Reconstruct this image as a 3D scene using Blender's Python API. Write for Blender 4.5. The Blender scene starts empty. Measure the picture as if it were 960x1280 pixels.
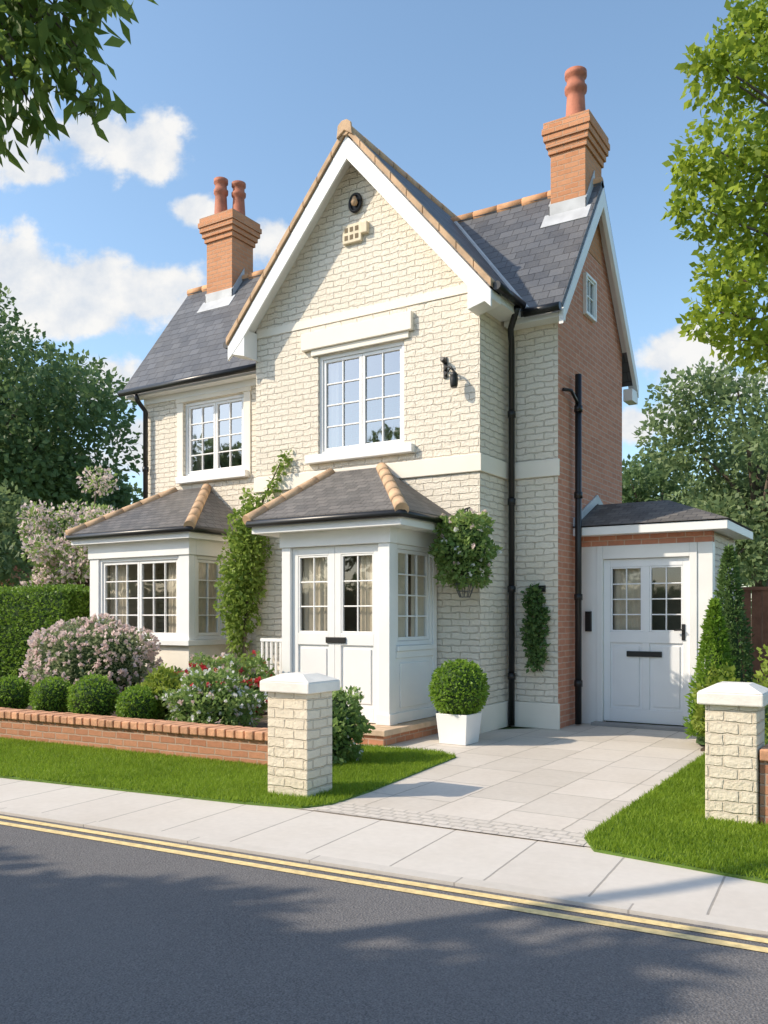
import bpy, bmesh, math, random
import numpy as np
from mathutils import Vector, Matrix
R = math.radians
random.seed(7); rng = np.random.default_rng(7)
S = bpy.context.scene; COL = S.collection
S.view_settings.view_transform = 'Standard'; S.view_settings.look = 'None'; S.view_settings.exposure = 0

# ------------------------------------------------------------ camera
FW = (-0.5293, 0.8484); RT = (0.8484, 0.5293); EYE = 1.4; FPX = 1080.0
cam = bpy.data.objects.new('camera', bpy.data.cameras.new('camera')); COL.objects.link(cam)
cam.location = (0, 0, EYE); cam.rotation_euler = (R(90), 0, math.atan2(0.5293, 0.8484))
cam.data.sensor_fit = 'VERTICAL'; cam.data.sensor_height = 36; cam.data.lens = FPX/1280*36
cam.data.shift_y = 130/1280; cam.data.clip_end = 3000; cam.data.clip_start = 0.05
S.camera = cam
def at(px, py, t):                     # world point t metres ahead of the camera
    a = (px-480)/FPX; b = (770-py)/FPX
    return Vector((t*(FW[0]+RT[0]*a), t*(FW[1]+RT[1]*a), EYE+t*b))

# ------------------------------------------------------------ node helpers
def nd(nt, t, ins=None, **kw):
    n = nt.nodes.new(t)
    for k, v in kw.items(): setattr(n, k, v)
    for k, v in (ins or {}).items():
        s = n.inputs[k]
        if isinstance(v, bpy.types.NodeSocket): nt.links.new(v, s)
        else:
            if hasattr(s.default_value, '__len__') and len(s.default_value) == 4 and len(v) == 3: v = (*v, 1)
            s.default_value = v
    return n
def M(nt, op, a, b=0.0, c=None):
    d = {0: a, 1: b}
    if c is not None: d[2] = c
    return nd(nt, 'ShaderNodeMath', d, operation=op).outputs[0]
def mix(nt, f, a, b, bt='MIX'):
    n = nt.nodes.new('ShaderNodeMix'); n.data_type = 'RGBA'; n.blend_type = bt
    for i, v in ((0, f), (6, a), (7, b)):
        s = n.inputs[i]
        if isinstance(v, bpy.types.NodeSocket): nt.links.new(v, s)
        else: s.default_value = v if i == 0 else (*v[:3], 1)
    return n.outputs[2]
def newmat(name):
    m = bpy.data.materials.new(name); m.use_nodes = True; nt = m.node_tree; nt.nodes.clear()
    out = nt.nodes.new('ShaderNodeOutputMaterial'); b = nt.nodes.new('ShaderNodeBsdfPrincipled')
    nt.links.new(b.outputs[0], out.inputs[0]); return m, nt, b, out
def noise(nt, vec, scale, detail=4, rough=0.55):
    return nd(nt, 'ShaderNodeTexNoise', {'Vector': vec, 'Scale': scale, 'Detail': detail, 'Roughness': rough}).outputs[0]
def ramp(nt, fac, lo, hi, a=0.0, b=1.0):
    return nd(nt, 'ShaderNodeMapRange', {0: fac, 1: lo, 2: hi, 3: a, 4: b}).outputs[0]
def uvs(nt): return nt.nodes.new('ShaderNodeTexCoord').outputs['UV']
def objc(nt): return nt.nodes.new('ShaderNodeNewGeometry').outputs['Position']

def plain(name, col, rough=0.5, var=0.12, scale=3.0, bump=0.0, bscale=40, metal=0.0, spec=0.5):
    m, nt, b, o = newmat(name); p = objc(nt)
    f = ramp(nt, noise(nt, p, scale, 5), 0.3, 0.7)
    lo = tuple(c*(1-var) for c in col); hi = tuple(min(1, c*(1+var)) for c in col)
    nt.links.new(mix(nt, f, lo, hi), b.inputs['Base Color'])
    b.inputs['Roughness'].default_value = rough; b.inputs['Metallic'].default_value = metal
    b.inputs['Specular IOR Level'].default_value = spec
    if bump:
        bp = nd(nt, 'ShaderNodeBump', {'Height': noise(nt, p, bscale, 4), 'Strength': bump, 'Distance': 0.01})
        nt.links.new(bp.outputs[0], b.inputs['Normal'])
    return m

def brickmat(name, c1, c2, cm, w, h, mort=0.008, bump=0.6, dist=0.01, rough=0.8, var=0.25, distort=0.006, rot=0,
             offset=0.5, smooth=0.3, grain=0.5, stain=0.25, bias=0.0, freq=2):
    m, nt, b, o = newmat(name); uv = uvs(nt)
    if rot: uv = nd(nt, 'ShaderNodeMapping', {'Vector': uv, 'Rotation': (0, 0, rot)}).outputs[0]
    nz = nd(nt, 'ShaderNodeTexNoise', {'Vector': uv, 'Scale': 9.0, 'Detail': 3.0}).outputs[1]
    off = nd(nt, 'ShaderNodeVectorMath', {0: nz, 1: (0.5, 0.5, 0.5)}, operation='SUBTRACT').outputs[0]
    off = nd(nt, 'ShaderNodeVectorMath', {0: off, 3: distort*4}, operation='SCALE').outputs[0]
    v = nd(nt, 'ShaderNodeVectorMath', {0: uv, 1: off}, operation='ADD').outputs[0]
    bt = nd(nt, 'ShaderNodeTexBrick', {'Vector': v, 'Color1': c1, 'Color2': c2, 'Mortar': cm, 'Scale': 1.0, 'Mortar Size': mort,
            'Mortar Smooth': smooth, 'Bias': bias, 'Brick Width': w, 'Row Height': h}, offset=offset, offset_frequency=freq)
    f1 = ramp(nt, noise(nt, uv, 18, 5), 0.3, 0.7)
    c = mix(nt, var, bt.outputs[0], mix(nt, f1, tuple(x*0.55 for x in c1), tuple(min(1, x*1.3) for x in c2)))
    f2 = ramp(nt, noise(nt, objc(nt), 0.9, 5, 0.65), 0.42, 0.75, 0, stain)
    c = mix(nt, f2, c, (0.66, 0.6, 0.52), 'MULTIPLY')
    nt.links.new(c, b.inputs['Base Color']); b.inputs['Roughness'].default_value = rough
    b.inputs['Specular IOR Level'].default_value = 0.25
    hgt = M(nt, 'SUBTRACT', 1.0, bt.outputs[1])
    hgt = M(nt, 'ADD', hgt, M(nt, 'MULTIPLY', noise(nt, uv, 26, 5, 0.65), grain))
    bp = nd(nt, 'ShaderNodeBump', {'Height': hgt, 'Strength': bump, 'Distance': dist})
    nt.links.new(bp.outputs[0], b.inputs['Normal'])
    return m

def slatemat(name, c1, c2, w=0.2, h=0.15):
    m, nt, b, o = newmat(name); uv = uvs(nt)
    bt = nd(nt, 'ShaderNodeTexBrick', {'Vector': uv, 'Color1': c1, 'Color2': c2, 'Mortar': tuple(x*0.3 for x in c1), 'Scale': 1.0,
            'Mortar Size': 0.005, 'Mortar Smooth': 0.2, 'Brick Width': w, 'Row Height': h}, offset=0.5)
    sv = nd(nt, 'ShaderNodeSeparateXYZ', {0: uv}).outputs[1]
    saw = M(nt, 'SUBTRACT', 1.0, M(nt, 'FRACT', M(nt, 'DIVIDE', sv, h)))
    f = ramp(nt, noise(nt, uv, 2.2, 6, 0.7), 0.35, 0.7)
    c = mix(nt, M(nt, 'MULTIPLY', f, 0.4), bt.outputs[0], (0.19, 0.18, 0.165))
    nt.links.new(c, b.inputs['Base Color']); b.inputs['Roughness'].default_value = 0.55
    hh = M(nt, 'ADD', M(nt, 'SUBTRACT', saw, M(nt, 'MULTIPLY', bt.outputs[1], 0.5)), M(nt, 'MULTIPLY', noise(nt, uv, 30, 4), 0.35))
    bp = nd(nt, 'ShaderNodeBump', {'Height': hh, 'Strength': 0.9, 'Distance': 0.025})
    nt.links.new(bp.outputs[0], b.inputs['Normal'])
    return m

def leafmat(name, dark, light, trans=0.3, rough=0.5):
    m, nt, b, o = newmat(name)
    rnd = nt.nodes.new('ShaderNodeNewGeometry').outputs['Random Per Island']
    big = ramp(nt, noise(nt, objc(nt), 1.3, 3), 0.35, 0.65)
    f = M(nt, 'ADD', M(nt, 'MULTIPLY', rnd, 0.65), M(nt, 'MULTIPLY', big, 0.35))
    c = mix(nt, f, dark, light)
    nt.links.new(c, b.inputs['Base Color']); b.inputs['Roughness'].default_value = rough
    b.inputs['Specular IOR Level'].default_value = 0.3
    tr = nd(nt, 'ShaderNodeBsdfTranslucent', {0: mix(nt, 0.5, c, light)})
    ms = nd(nt, 'ShaderNodeMixShader', {0: trans, 1: b.outputs[0], 2: tr.outputs[0]})
    nt.links.new(ms.outputs[0], o.inputs[0])
    return m

def glassmat(name, refl):
    m, nt, b, o = newmat(name)
    tr = nd(nt, 'ShaderNodeBsdfTransparent', {0: (0.86, 0.87, 0.87)})
    nz = noise(nt, objc(nt), 1.6, 2)
    bp = nd(nt, 'ShaderNodeBump', {'Height': nz, 'Strength': 0.12, 'Distance': 0.02})
    gl = nd(nt, 'ShaderNodeBsdfGlossy', {'Color': (0.85, 0.9, 0.95), 'Roughness': 0.02, 'Normal': bp.outputs[0]})
    lw = nd(nt, 'ShaderNodeLayerWeight', {0: 0.35}).outputs[0]
    f = M(nt, 'ADD', M(nt, 'MULTIPLY', lw, 0.3), refl)
    ms = nd(nt, 'ShaderNodeMixShader', {0: f, 1: tr.outputs[0], 2: gl.outputs[0]})
    nt.links.new(ms.outputs[0], o.inputs[0]); nt.nodes.remove(b)
    return m

def asphaltmat(name):
    m, nt, b, o = newmat(name); p = objc(nt)
    f = ramp(nt, noise(nt, p, 140, 3, 0.7), 0.35, 0.7)
    c = mix(nt, f, (0.085, 0.081, 0.082), (0.24, 0.228, 0.224))
    f2 = ramp(nt, noise(nt, p, 0.7, 5, 0.6), 0.35, 0.7)
    c = mix(nt, M(nt, 'MULTIPLY', f2, 0.4), c, (0.2, 0.19, 0.185))
    nt.links.new(c, b.inputs['Base Color']); b.inputs['Roughness'].default_value = 0.9
    b.inputs['Specular IOR Level'].default_value = 0.25
    vo = nd(nt, 'ShaderNodeTexVoronoi', {'Vector': p, 'Scale': 90.0}).outputs[0]
    bp = nd(nt, 'ShaderNodeBump', {'Height': M(nt, 'ADD', vo, noise(nt, p, 60, 4)), 'Strength': 0.5, 'Distance': 0.008})
    nt.links.new(bp.outputs[0], b.inputs['Normal'])
    return m

CREAM = brickmat('cream_painted_brick', (0.885, 0.8, 0.672), (0.862, 0.775, 0.645), (0.85, 0.76, 0.63), 0.25, 0.08, 0.008, 0.9, 0.024, 0.75, 0.06, 0.013, grain=0.9, stain=0.14, smooth=0.8)
CREAM2 = brickmat('cream_pillar_brick', (0.83, 0.735, 0.58), (0.77, 0.67, 0.515), (0.72, 0.62, 0.475), 0.19, 0.076, 0.008, 0.9, 0.018, 0.8, 0.12, 0.01, grain=0.9, stain=0.15, smooth=0.6)
RED = brickmat('red_brick', (0.7, 0.315, 0.205), (0.56, 0.235, 0.15), (0.72, 0.53, 0.42), 0.215, 0.074, 0.009, 0.7, 0.012, 0.85, 0.3, 0.004, stain=0.18)
ORANGE = brickmat('orange_chimney_brick', (0.64, 0.31, 0.165), (0.56, 0.25, 0.125), (0.52, 0.34, 0.23), 0.2, 0.07, 0.008, 0.7, 0.01, 0.85, 0.2, 0.004)
WALLB = brickmat('garden_wall_brick', (0.6, 0.29, 0.165), (0.44, 0.19, 0.105), (0.5, 0.39, 0.3), 0.2, 0.07, 0.008, 0.7, 0.012, 0.85, 0.3, 0.005)
COPB = plain('coping_brick', (0.6, 0.31, 0.175), 0.85, 0.35, 9, 0.4)
SLATE = slatemat('roof_slate', (0.062, 0.066, 0.077), (0.125, 0.13, 0.143))
TILE2 = slatemat('bay_roof_tile', (0.085, 0.078, 0.073), (0.17, 0.153, 0.14), 0.16, 0.11)
TAN = plain('tan_ridge_tile', (0.56, 0.37, 0.22), 0.8, 0.25, 5, 0.3)
ORR = plain('orange_ridge_tile', (0.58, 0.31, 0.155), 0.8, 0.25, 5, 0.3)
POT = plain('terracotta', (0.43, 0.15, 0.085), 0.75, 0.3, 6, 0.3)
WHITE = plain('white_paint', (0.86, 0.85, 0.825), 0.42, 0.04, 2, 0.06)
OFFW = plain('cream_render', (0.88, 0.81, 0.695), 0.7, 0.04, 2, 0.12)
VENT = plain('tan_vent', (0.77, 0.66, 0.48), 0.8, 0.1, 8)
DOORW = plain('pale_grey_door_paint', (0.84, 0.845, 0.85), 0.4, 0.03, 2)
BLACK = plain('black_plastic', (0.015, 0.015, 0.016), 0.35, 0.1)
IRON = plain('black_iron', (0.012, 0.012, 0.012), 0.45, 0.1)
LEAD = plain('lead_flashing', (0.5, 0.51, 0.52), 0.55, 0.15, 4)
GLASS = glassmat('window_glass', 0.32)
GLASS2 = glassmat('ground_floor_glass', 0.09)
CURT = plain('beige_curtain', (0.76, 0.66, 0.51), 0.9, 0.1, 6)
ASPH = asphaltmat('asphalt')
YEL = plain('yellow_line_paint', (0.8, 0.6, 0.28), 0.7, 0.2, 25)
PAVE = brickmat('pavement_slabs', (0.665, 0.61, 0.545), (0.615, 0.56, 0.5), (0.34, 0.31, 0.275), 0.56, 2.0, 0.007, 0.4, 0.006, 0.85, 0.1, 0.0015, rot=-R(4), offset=0.0, grain=0.25, stain=0.3)
DRIVE = brickmat('stone_paving', (0.675, 0.61, 0.54), (0.575, 0.52, 0.455), (0.4, 0.36, 0.31), 0.72, 0.5, 0.008, 0.45, 0.008, 0.8, 0.12, 0.006, rot=R(90), offset=0.37, freq=3, grain=0.35, stain=0.3)
SETT = brickmat('granite_setts', (0.68, 0.615, 0.545), (0.6, 0.545, 0.48), (0.47, 0.425, 0.37), 0.11, 0.08, 0.01, 0.6, 0.008, 0.85, 0.2, 0.008, grain=0.5)
KERB = brickmat('kerb_stone', (0.645, 0.59, 0.525), (0.6, 0.55, 0.49), (0.36, 0.325, 0.29), 0.9, 3.0, 0.006, 0.3, 0.006, 0.85, 0.12, 0.001, rot=-R(4), offset=0)
SOIL = plain('soil', (0.07, 0.05, 0.034), 0.95, 0.4, 12, 0.8)
TURF = plain('turf_base', (0.11, 0.19, 0.025), 0.9, 0.3, 8, 0.6)
FIELD = plain('rough_grass_ground', (0.1, 0.14, 0.04), 0.95, 0.3, 0.6, 0.5)
BARK = plain('bark', (0.12, 0.092, 0.067), 0.9, 0.4, 9, 0.8, 14)
WOOD = plain('brown_fence_wood', (0.3, 0.13, 0.075), 0.8, 0.3, 5, 0.3)
GRASS = leafmat('grass_blades', (0.13, 0.22, 0.012), (0.33, 0.46, 0.045), 0.45, 0.55)
L_DARK = leafmat('dark_tree_leaves', (0.065, 0.12, 0.047), (0.185, 0.275, 0.105), 0.38)
L_MID = leafmat('mid_tree_leaves', (0.11, 0.17, 0.07), (0.27, 0.35, 0.15), 0.42)
L_YEL = leafmat('fresh_green_leaves', (0.12, 0.21, 0.014), (0.43, 0.52, 0.065), 0.5)
L_BR = leafmat('overhead_leaves', (0.06, 0.12, 0.02), (0.2, 0.28, 0.055), 0.5)
L_BOX = leafmat('box_leaves', (0.09, 0.2, 0.018), (0.3, 0.46, 0.06), 0.4)
L_HDG = leafmat('hedge_leaves', (0.07, 0.15, 0.015), (0.24, 0.38, 0.055), 0.38)
L_SHR = leafmat('shrub_leaves', (0.115, 0.21, 0.05), (0.34, 0.46, 0.145), 0.42)
L_LIME = leafmat('lime_leaves', (0.16, 0.23, 0.025), (0.38, 0.46, 0.08), 0.4)
L_IVY = leafmat('ivy_leaves', (0.11, 0.2, 0.025), (0.35, 0.46, 0.1), 0.42)
L_CON = leafmat('conifer_leaves', (0.05, 0.11, 0.033), (0.17, 0.27, 0.08), 0.3)
L_GREY = leafmat('sage_leaves', (0.17, 0.22, 0.1), (0.37, 0.42, 0.23), 0.42)
F_LIL = leafmat('dusty_pink_petals', (0.72, 0.52, 0.5), (0.88, 0.75, 0.7), 0.42)
F_PINK = leafmat('pale_pink_blossom', (0.76, 0.55, 0.54), (0.88, 0.76, 0.73), 0.42)
F_RED = leafmat('red_petals', (0.55, 0.02, 0.03), (0.75, 0.1, 0.12), 0.3)
F_WHT = leafmat('white_petals', (0.78, 0.78, 0.74), (0.87, 0.87, 0.85), 0.4)
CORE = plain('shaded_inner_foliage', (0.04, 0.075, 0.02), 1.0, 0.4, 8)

# ------------------------------------------------------------ object helpers
WL = {}
def place(o, c, parent):
    c = Vector(c); WL[o.name] = c
    if parent is not None: o.parent = parent; o.location = c-WL[parent.name]
    else: o.location = c
def meta(o, label=None, cat=None, group=None, kind=None):
    for k, v in (('label', label), ('category', cat), ('group', group), ('kind', kind)):
        if v: o[k] = v
    return o
def thing(name, label, cat, loc, group=None):
    o = bpy.data.objects.new(name, None); COL.objects.link(o); o.empty_display_size = 0.2
    place(o, loc, None); return meta(o, label, cat, group)

class MB:
    def __init__(s, T=None): s.v = []; s.f = []; s.m = []; s.T = T
    def add(s, pts): 
        n = len(s.v)
        for p in pts: s.v.append(tuple(s.T(*p)) if s.T else tuple(p))
        return n
    def face(s, pts, m=0):
        n = s.add(pts); s.f.append(tuple(range(n, n+len(pts)))); s.m.append(m)
    def box(s, x0, x1, y0, y1, z0, z1, m=0):
        n = s.add([(x0,y0,z0),(x1,y0,z0),(x1,y1,z0),(x0,y1,z0),(x0,y0,z1),(x1,y0,z1),(x1,y1,z1),(x0,y1,z1)])
        for q in ((0,3,2,1),(4,5,6,7),(0,1,5,4),(1,2,6,5),(2,3,7,6),(3,0,4,7)):
            s.f.append(tuple(n+i for i in q)); s.m.append(m)
        return s
    def prism(s, pts, ext, m=0):
        k = len(pts); e = Vector(ext); n = s.add(list(pts)+[tuple(Vector(p)+e) for p in pts])
        s.f.append(tuple(n+i for i in range(k))); s.f.append(tuple(n+k+i for i in reversed(range(k)))); s.m += [m, m]
        for i in range(k):
            j = (i+1) % k; s.f.append((n+i, n+j, n+k+j, n+k+i)); s.m.append(m)
    def slab(s, a, b, c, d, th, m=0):
        a, b, c, d = map(Vector, (a, b, c, d)); nn = (b-a).cross(d-a).normalized()
        if nn.z < 0: nn = -nn
        s.prism([a, b, c, d], -nn*th, m)
    def tube(s, pts, rad, n=8, m=0):
        pts = [Vector(p) for p in pts]; k = len(pts)
        rad = [rad]*k if not hasattr(rad, '__len__') else rad
        b0 = len(s.v); up = None
        for i, p in enumerate(pts):
            t = (pts[min(i+1, k-1)]-pts[max(i-1, 0)]).normalized()
            if up is None: up = t.orthogonal().normalized()
            up = (up-t*up.dot(t)).normalized(); w = t.cross(up)
            s.add([p+(up*math.cos(a)+w*math.sin(a))*rad[i] for a in (2*math.pi*j/n for j in range(n))])
        for i in range(k-1):
            for j in range(n):
                a = b0+i*n+j; b = b0+i*n+(j+1) % n; s.f.append((a, b, b+n, a+n)); s.m.append(m)
        s.f.append(tuple(b0+j for j in reversed(range(n)))); s.f.append(tuple(b0+(k-1)*n+j for j in range(n))); s.m += [m, m]
        return s
    def lathe(s, c, prof, n=16, m=0):
        b0 = len(s.v); cx, cy, cz = c
        for r, z in prof: s.add([(cx+r*math.cos(2*math.pi*j/n), cy+r*math.sin(2*math.pi*j/n), cz+z) for j in range(n)])
        for i in range(len(prof)-1):
            for j in range(n):
                a = b0+i*n+j; b = b0+i*n+(j+1) % n; s.f.append((a, b, b+n, a+n)); s.m.append(m)
        s.f.append(tuple(b0+j for j in reversed(range(n)))); s.f.append(tuple(b0+(len(prof)-1)*n+j for j in range(n))); s.m += [m, m]
    def holes(s, u0, u1, z0, z1, hs, depth, m=0):
        us = sorted({u0, u1, *[h[0] for h in hs], *[h[1] for h in hs]}); zs = sorted({z0, z1, *[h[2] for h in hs], *[h[3] for h in hs]})
        for i in range(len(us)-1):
            for j in range(len(zs)-1):
                cu = (us[i]+us[i+1])/2; cz = (zs[j]+zs[j+1])/2
                if any(h[0] < cu < h[1] and h[2] < cz < h[3] for h in hs): continue
                s.face([(us[i],0,zs[j]),(us[i+1],0,zs[j]),(us[i+1],0,zs[j+1]),(us[i],0,zs[j+1])], m)
        for a, b, c, d in hs:
            for p, q in (((a,c),(b,c)),((b,c),(b,d)),((b,d),(a,d)),((a,d),(a,c))):
                s.face([(p[0],0,p[1]),(q[0],0,q[1]),(q[0],-depth,q[1]),(p[0],-depth,p[1])], m)
    def build(s, name, mats, parent=None, bevel=0, smooth=False, label=None, recalc=True):
        bm = bmesh.new(); vs = [bm.verts.new(p) for p in s.v]
        for f, m in zip(s.f, s.m):
            try: bf = bm.faces.new([vs[i] for i in f]); bf.material_index = m; bf.smooth = smooth and len(f) == 4
            except ValueError: pass
        if recalc: bmesh.ops.recalc_face_normals(bm, faces=bm.faces[:])
        bm.normal_update(); uvl = bm.loops.layers.uv.new('UVMap')
        for f in bm.faces:
            n = f.normal
            if abs(n.z) > 0.985: u, v = Vector((1,0,0)), Vector((0,1,0))
            else: u = Vector((-n.y, n.x, 0)).normalized(); v = n.cross(u)
            for l in f.loops: l[uvl].uv = (l.vert.co.dot(u), l.vert.co.dot(v))
        a = np.array(s.v); c = Vector(((a[:,0].min()+a[:,0].max())/2, (a[:,1].min()+a[:,1].max())/2, a[:,2].min()))
        bmesh.ops.translate(bm, verts=bm.verts[:], vec=-c)
        me = bpy.data.meshes.new(name); bm.to_mesh(me); bm.free()
        for mt in (mats if isinstance(mats, (list, tuple)) else [mats]): me.materials.append(mt)
        o = bpy.data.objects.new(name, me); COL.objects.link(o); place(o, c, parent)
        if bevel:
            b = o.modifiers.new('bevel', 'BEVEL'); b.width = bevel; b.segments = 2; b.limit_method = 'ANGLE'; b.angle_limit = R(40)
        if label: o['label'] = label
        return o
def FRONT(Y): return lambda u, d, z: (u, Y-d, z)
def SIDE(X): return lambda u, d, z: (X+d, u, z)

def np_obj(name, V, F, mats, parent, mi=None, smooth=False):
    V = np.asarray(V, dtype=np.float32); c = WL[parent.name] if parent is not None else Vector((float(V[:,0].mean()), float(V[:,1].mean()), float(V[:,2].min())))
    V = V-np.array(c, dtype=np.float32)
    me = bpy.data.meshes.new(name); k = F.shape[1]
    me.vertices.add(len(V)); me.vertices.foreach_set('co', V.ravel())
    me.loops.add(F.size); me.loops.foreach_set('vertex_index', F.ravel().astype(np.int32))
    me.polygons.add(len(F)); me.polygons.foreach_set('loop_start', np.arange(0, F.size, k, dtype=np.int32))
    me.polygons.foreach_set('loop_total', np.full(len(F), k, dtype=np.int32))
    for m in mats: me.materials.append(m)
    if mi is not None: me.polygons.foreach_set('material_index', mi.astype(np.int32))
    me.update(calc_edges=True); me.validate()
    o = bpy.data.objects.new(name, me); COL.objects.link(o); place(o, c, parent); return o
def unit(a): return a/np.maximum(np.linalg.norm(a, axis=1, keepdims=True), 1e-6)
def leaves(P, out, size, bias=0.6, wid=0.32, droop=0.0, var=0.35):
    n = len(P); d = unit(rng.normal(size=(n,3))+out*bias*2+np.array([0,0,-droop])); sd = unit(np.cross(d, rng.normal(size=(n,3)))); up = np.cross(sd, d)
    s = size*(1+var*(rng.random((n,1))*2-1)); f = 0.08*s
    V = np.stack([P, P+d*s*0.5+sd*s*wid+up*f, P+d*s, P+d*s*0.5-sd*s*wid+up*f], 1).reshape(-1,3)
    return V, np.arange(4*n).reshape(-1,4)
def sphere_q(c, r, nu=16, nv=10):
    V = []; F = []
    for i in range(nv+1):
        th = math.pi*i/nv
        for j in range(nu):
            ph = 2*math.pi*j/nu; V.append((c[0]+r[0]*math.sin(th)*math.cos(ph), c[1]+r[1]*math.sin(th)*math.sin(ph), c[2]+r[2]*math.cos(th)))
    for i in range(nv):
        for j in range(nu): F.append((i*nu+j, (i+1)*nu+j, (i+1)*nu+(j+1) % nu, i*nu+(j+1) % nu))
    return np.array(V), np.array(F)
def join(parts):
    Vs, Fs, Ms, n = [], [], [], 0
    for V, F, m in parts: Vs.append(V); Fs.append(F+n); Ms.append(np.full(len(F), m)); n += len(V)
    return np.concatenate(Vs), np.concatenate(Fs), np.concatenate(Ms)
def dirs(n): return unit(rng.normal(size=(n,3)))
def clumps_pts(cl, n):                      # cl: list of (centre, radius) ; points through each clump's volume, denser outside
    w = np.array([c[1]**2 for c in cl]); w = w/w.sum(); P = []; O = []
    for (c, r), k in zip(cl, (w*n).astype(int)+1):
        d = dirs(k); rr = r*rng.random((k,1))**0.42; p = np.array(c)+d*rr*np.array([1,1,0.78]); P.append(p); O.append(d)
    return np.concatenate(P), np.concatenate(O)

# ------------------------------------------------------------ plants
def shrub(name, label, cat, loc, r, n, leaf, mat, flowers=None, group=None, lumps=0.08, core=0.86, parent=None, cz=None, partname='foliage', wid=0.32):
    root = parent or thing(name, label, cat, loc, group)
    c = np.array([loc[0], loc[1], loc[2]+(r[2] if cz is None else cz)]); rr = np.array(r)
    def surf(k, lo, hi):
        d = dirs(k); q = 1+lumps*(np.sin(d[:,0]*7+c[0]*5)*np.sin(d[:,1]*6+c[1]*3)+np.sin(d[:,2]*9+c[0]))
        return c+d*rr*(q*(lo+(hi-lo)*rng.random(k)))[:,None], d
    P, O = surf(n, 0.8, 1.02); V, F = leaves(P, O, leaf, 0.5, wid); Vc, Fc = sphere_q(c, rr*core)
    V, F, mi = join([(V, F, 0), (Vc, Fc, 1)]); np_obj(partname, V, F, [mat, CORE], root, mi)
    for fl in (flowers if isinstance(flowers, list) else [flowers] if flowers else []):
        fm, fn, fs = fl; nh = max(6, fn//6)                       # flower heads: little rosettes of petals
        P, O = surf(nh, 1.0, 1.09); k = P[:,2] > loc[2]+0.1*rr[2]; P, O = P[k], O[k]
        P = np.repeat(P, 6, 0)+rng.normal(size=(len(P)*6,3))*fs*0.16; O = np.repeat(O, 6, 0)
        V, F = leaves(P, O, fs, 0.45, 0.45); np_obj('flowers', V, F, [fm], root)
    return root
def loose(root, cl, n, leaf, mat, name='foliage', **kw):
    P, O = clumps_pts(cl, n); V, F = leaves(P, O, leaf, **kw); return np_obj(name, V, F, [mat], root)

def tree(name, label, loc, cz, rad, nc, n, leaf, mat, trunk_r=0.2, group=None, flowers=None, limbs=10, squash=1.0, cr=(0.26, 0.42)):
    root = thing(name, label, 'tree', loc, group); x, y, z = loc
    cl = []
    for i in range(nc):
        d = dirs(1)[0]; q = 0.4+0.55*rng.random()
        if d[2] < -0.6: d[2] *= 0.5
        cl.append((np.array([x, y, z+cz])+d*np.array(rad)*q, min(rad)*(cr[0]+(cr[1]-cr[0])*rng.random())))
    cl.append((np.array([x, y, z+cz]), min(rad)*0.5))
    loose(root, cl, n, leaf, mat, 'crown')
    if flowers: loose(root, cl, flowers[1], flowers[2], flowers[0], 'blossom')
    mb = MB(); top = z+cz+rad[2]*0.3
    mb.tube([(x,y,z-0.1),(x+0.05,y,z+cz*0.35),(x-0.05,y+0.06,z+cz*0.75),(x,y,top)], [trunk_r*1.3, trunk_r, trunk_r*0.7, trunk_r*0.25], 9)
    for c, r in cl[:limbs]:
        h = z+cz*(0.5+0.35*random.random()); m = Vector((x+(c[0]-x)*0.45, y+(c[1]-y)*0.45, h+(c[2]-h)*0.6))
        mb.tube([(x,y,h), m, tuple(c)], [trunk_r*0.45, trunk_r*0.28, trunk_r*0.08], 6)
    mb.build('trunk', BARK, root, smooth=True)
    return root

# ------------------------------------------------------------ ground, road, pavement, drive
def K(x): return 4.19+0.07*x
def sheet(name, pts, z, mat, kind='structure', th=0, parent=None):
    mb = MB()
    if th: mb.prism([(p[0], p[1], z) for p in pts], (0,0,-th))
    else: mb.face([(p[0], p[1], z) for p in pts])
    o = mb.build(name, mat, parent)
    if kind: o['kind'] = kind
    return o
sheet('ground', [(-900,-900),(900,-900),(900,900),(-900,900)], -0.09, FIELD)
X0, X1 = -60, 45
road = sheet('road', [(X0, K(X0)-5.8),(X1, K(X1)-5.8),(X1, K(X1)),(X0, K(X0))], -0.018, ASPH, th=0.05)
for d in (0.045, 0.16):
    sheet('yellow_line', [(X0, K(X0)-d-0.06),(X1, K(X1)-d-0.06),(X1, K(X1)-d),(X0, K(X0)-d)], -0.014, YEL, None, 0, road)
sheet('kerb', [(X0, K(X0)+0.006),(X1, K(X1)+0.006),(X1, K(X1)+0.11),(X0, K(X0)+0.11)], -0.001, KERB, th=0.12)
sheet('pavement', [(X0, K(X0)+0.113),(X1, K(X1)+0.113),(X1, K(X1)+1.7),(X0, K(X0)+1.7)], -0.002, PAVE, th=0.1)
sheet('far_pavement', [(X0, K(X0)-7.4),(X1, K(X1)-7.4),(X1, K(X1)-5.81),(X0, K(X0)-5.81)], 0.0, PAVE, th=0.1)
sheet('garden_ground', [(X0, K(X0)+1.703),(X1, K(X1)+1.703),(X1, 40),(X0, 40)], -0.012, FIELD, th=0.07)
sheet('driveway', [(-4.6,4.95),(-1.2,5.12),(-1.2,9.2),(-1.2,10.7),(-3.8,11.0),(-4.0,10.2),(-4.8,9.4),(-5.6,9.2),(-5.6,7.6),(-4.6,7.6)], 0.004, DRIVE)
sheet('sett_strip', [(-3.72,5.0),(-1.75,5.08),(-1.78,5.4),(-3.74,5.32)], 0.007, SETT)
def WY(x): return 5.98+0.054*(x+8.84)
LAWN_L = [(-15,3.62),(-6.78,4.59),(-4.3,4.9),(-3.82,5.0),(-3.7,5.2),(-3.72,5.8),(-3.9,7.6),(-4.2,7.78),(-5.1,7.7),(-5.1,WY(-5.1)+0.1),(-15,WY(-15)+0.1)]
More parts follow.
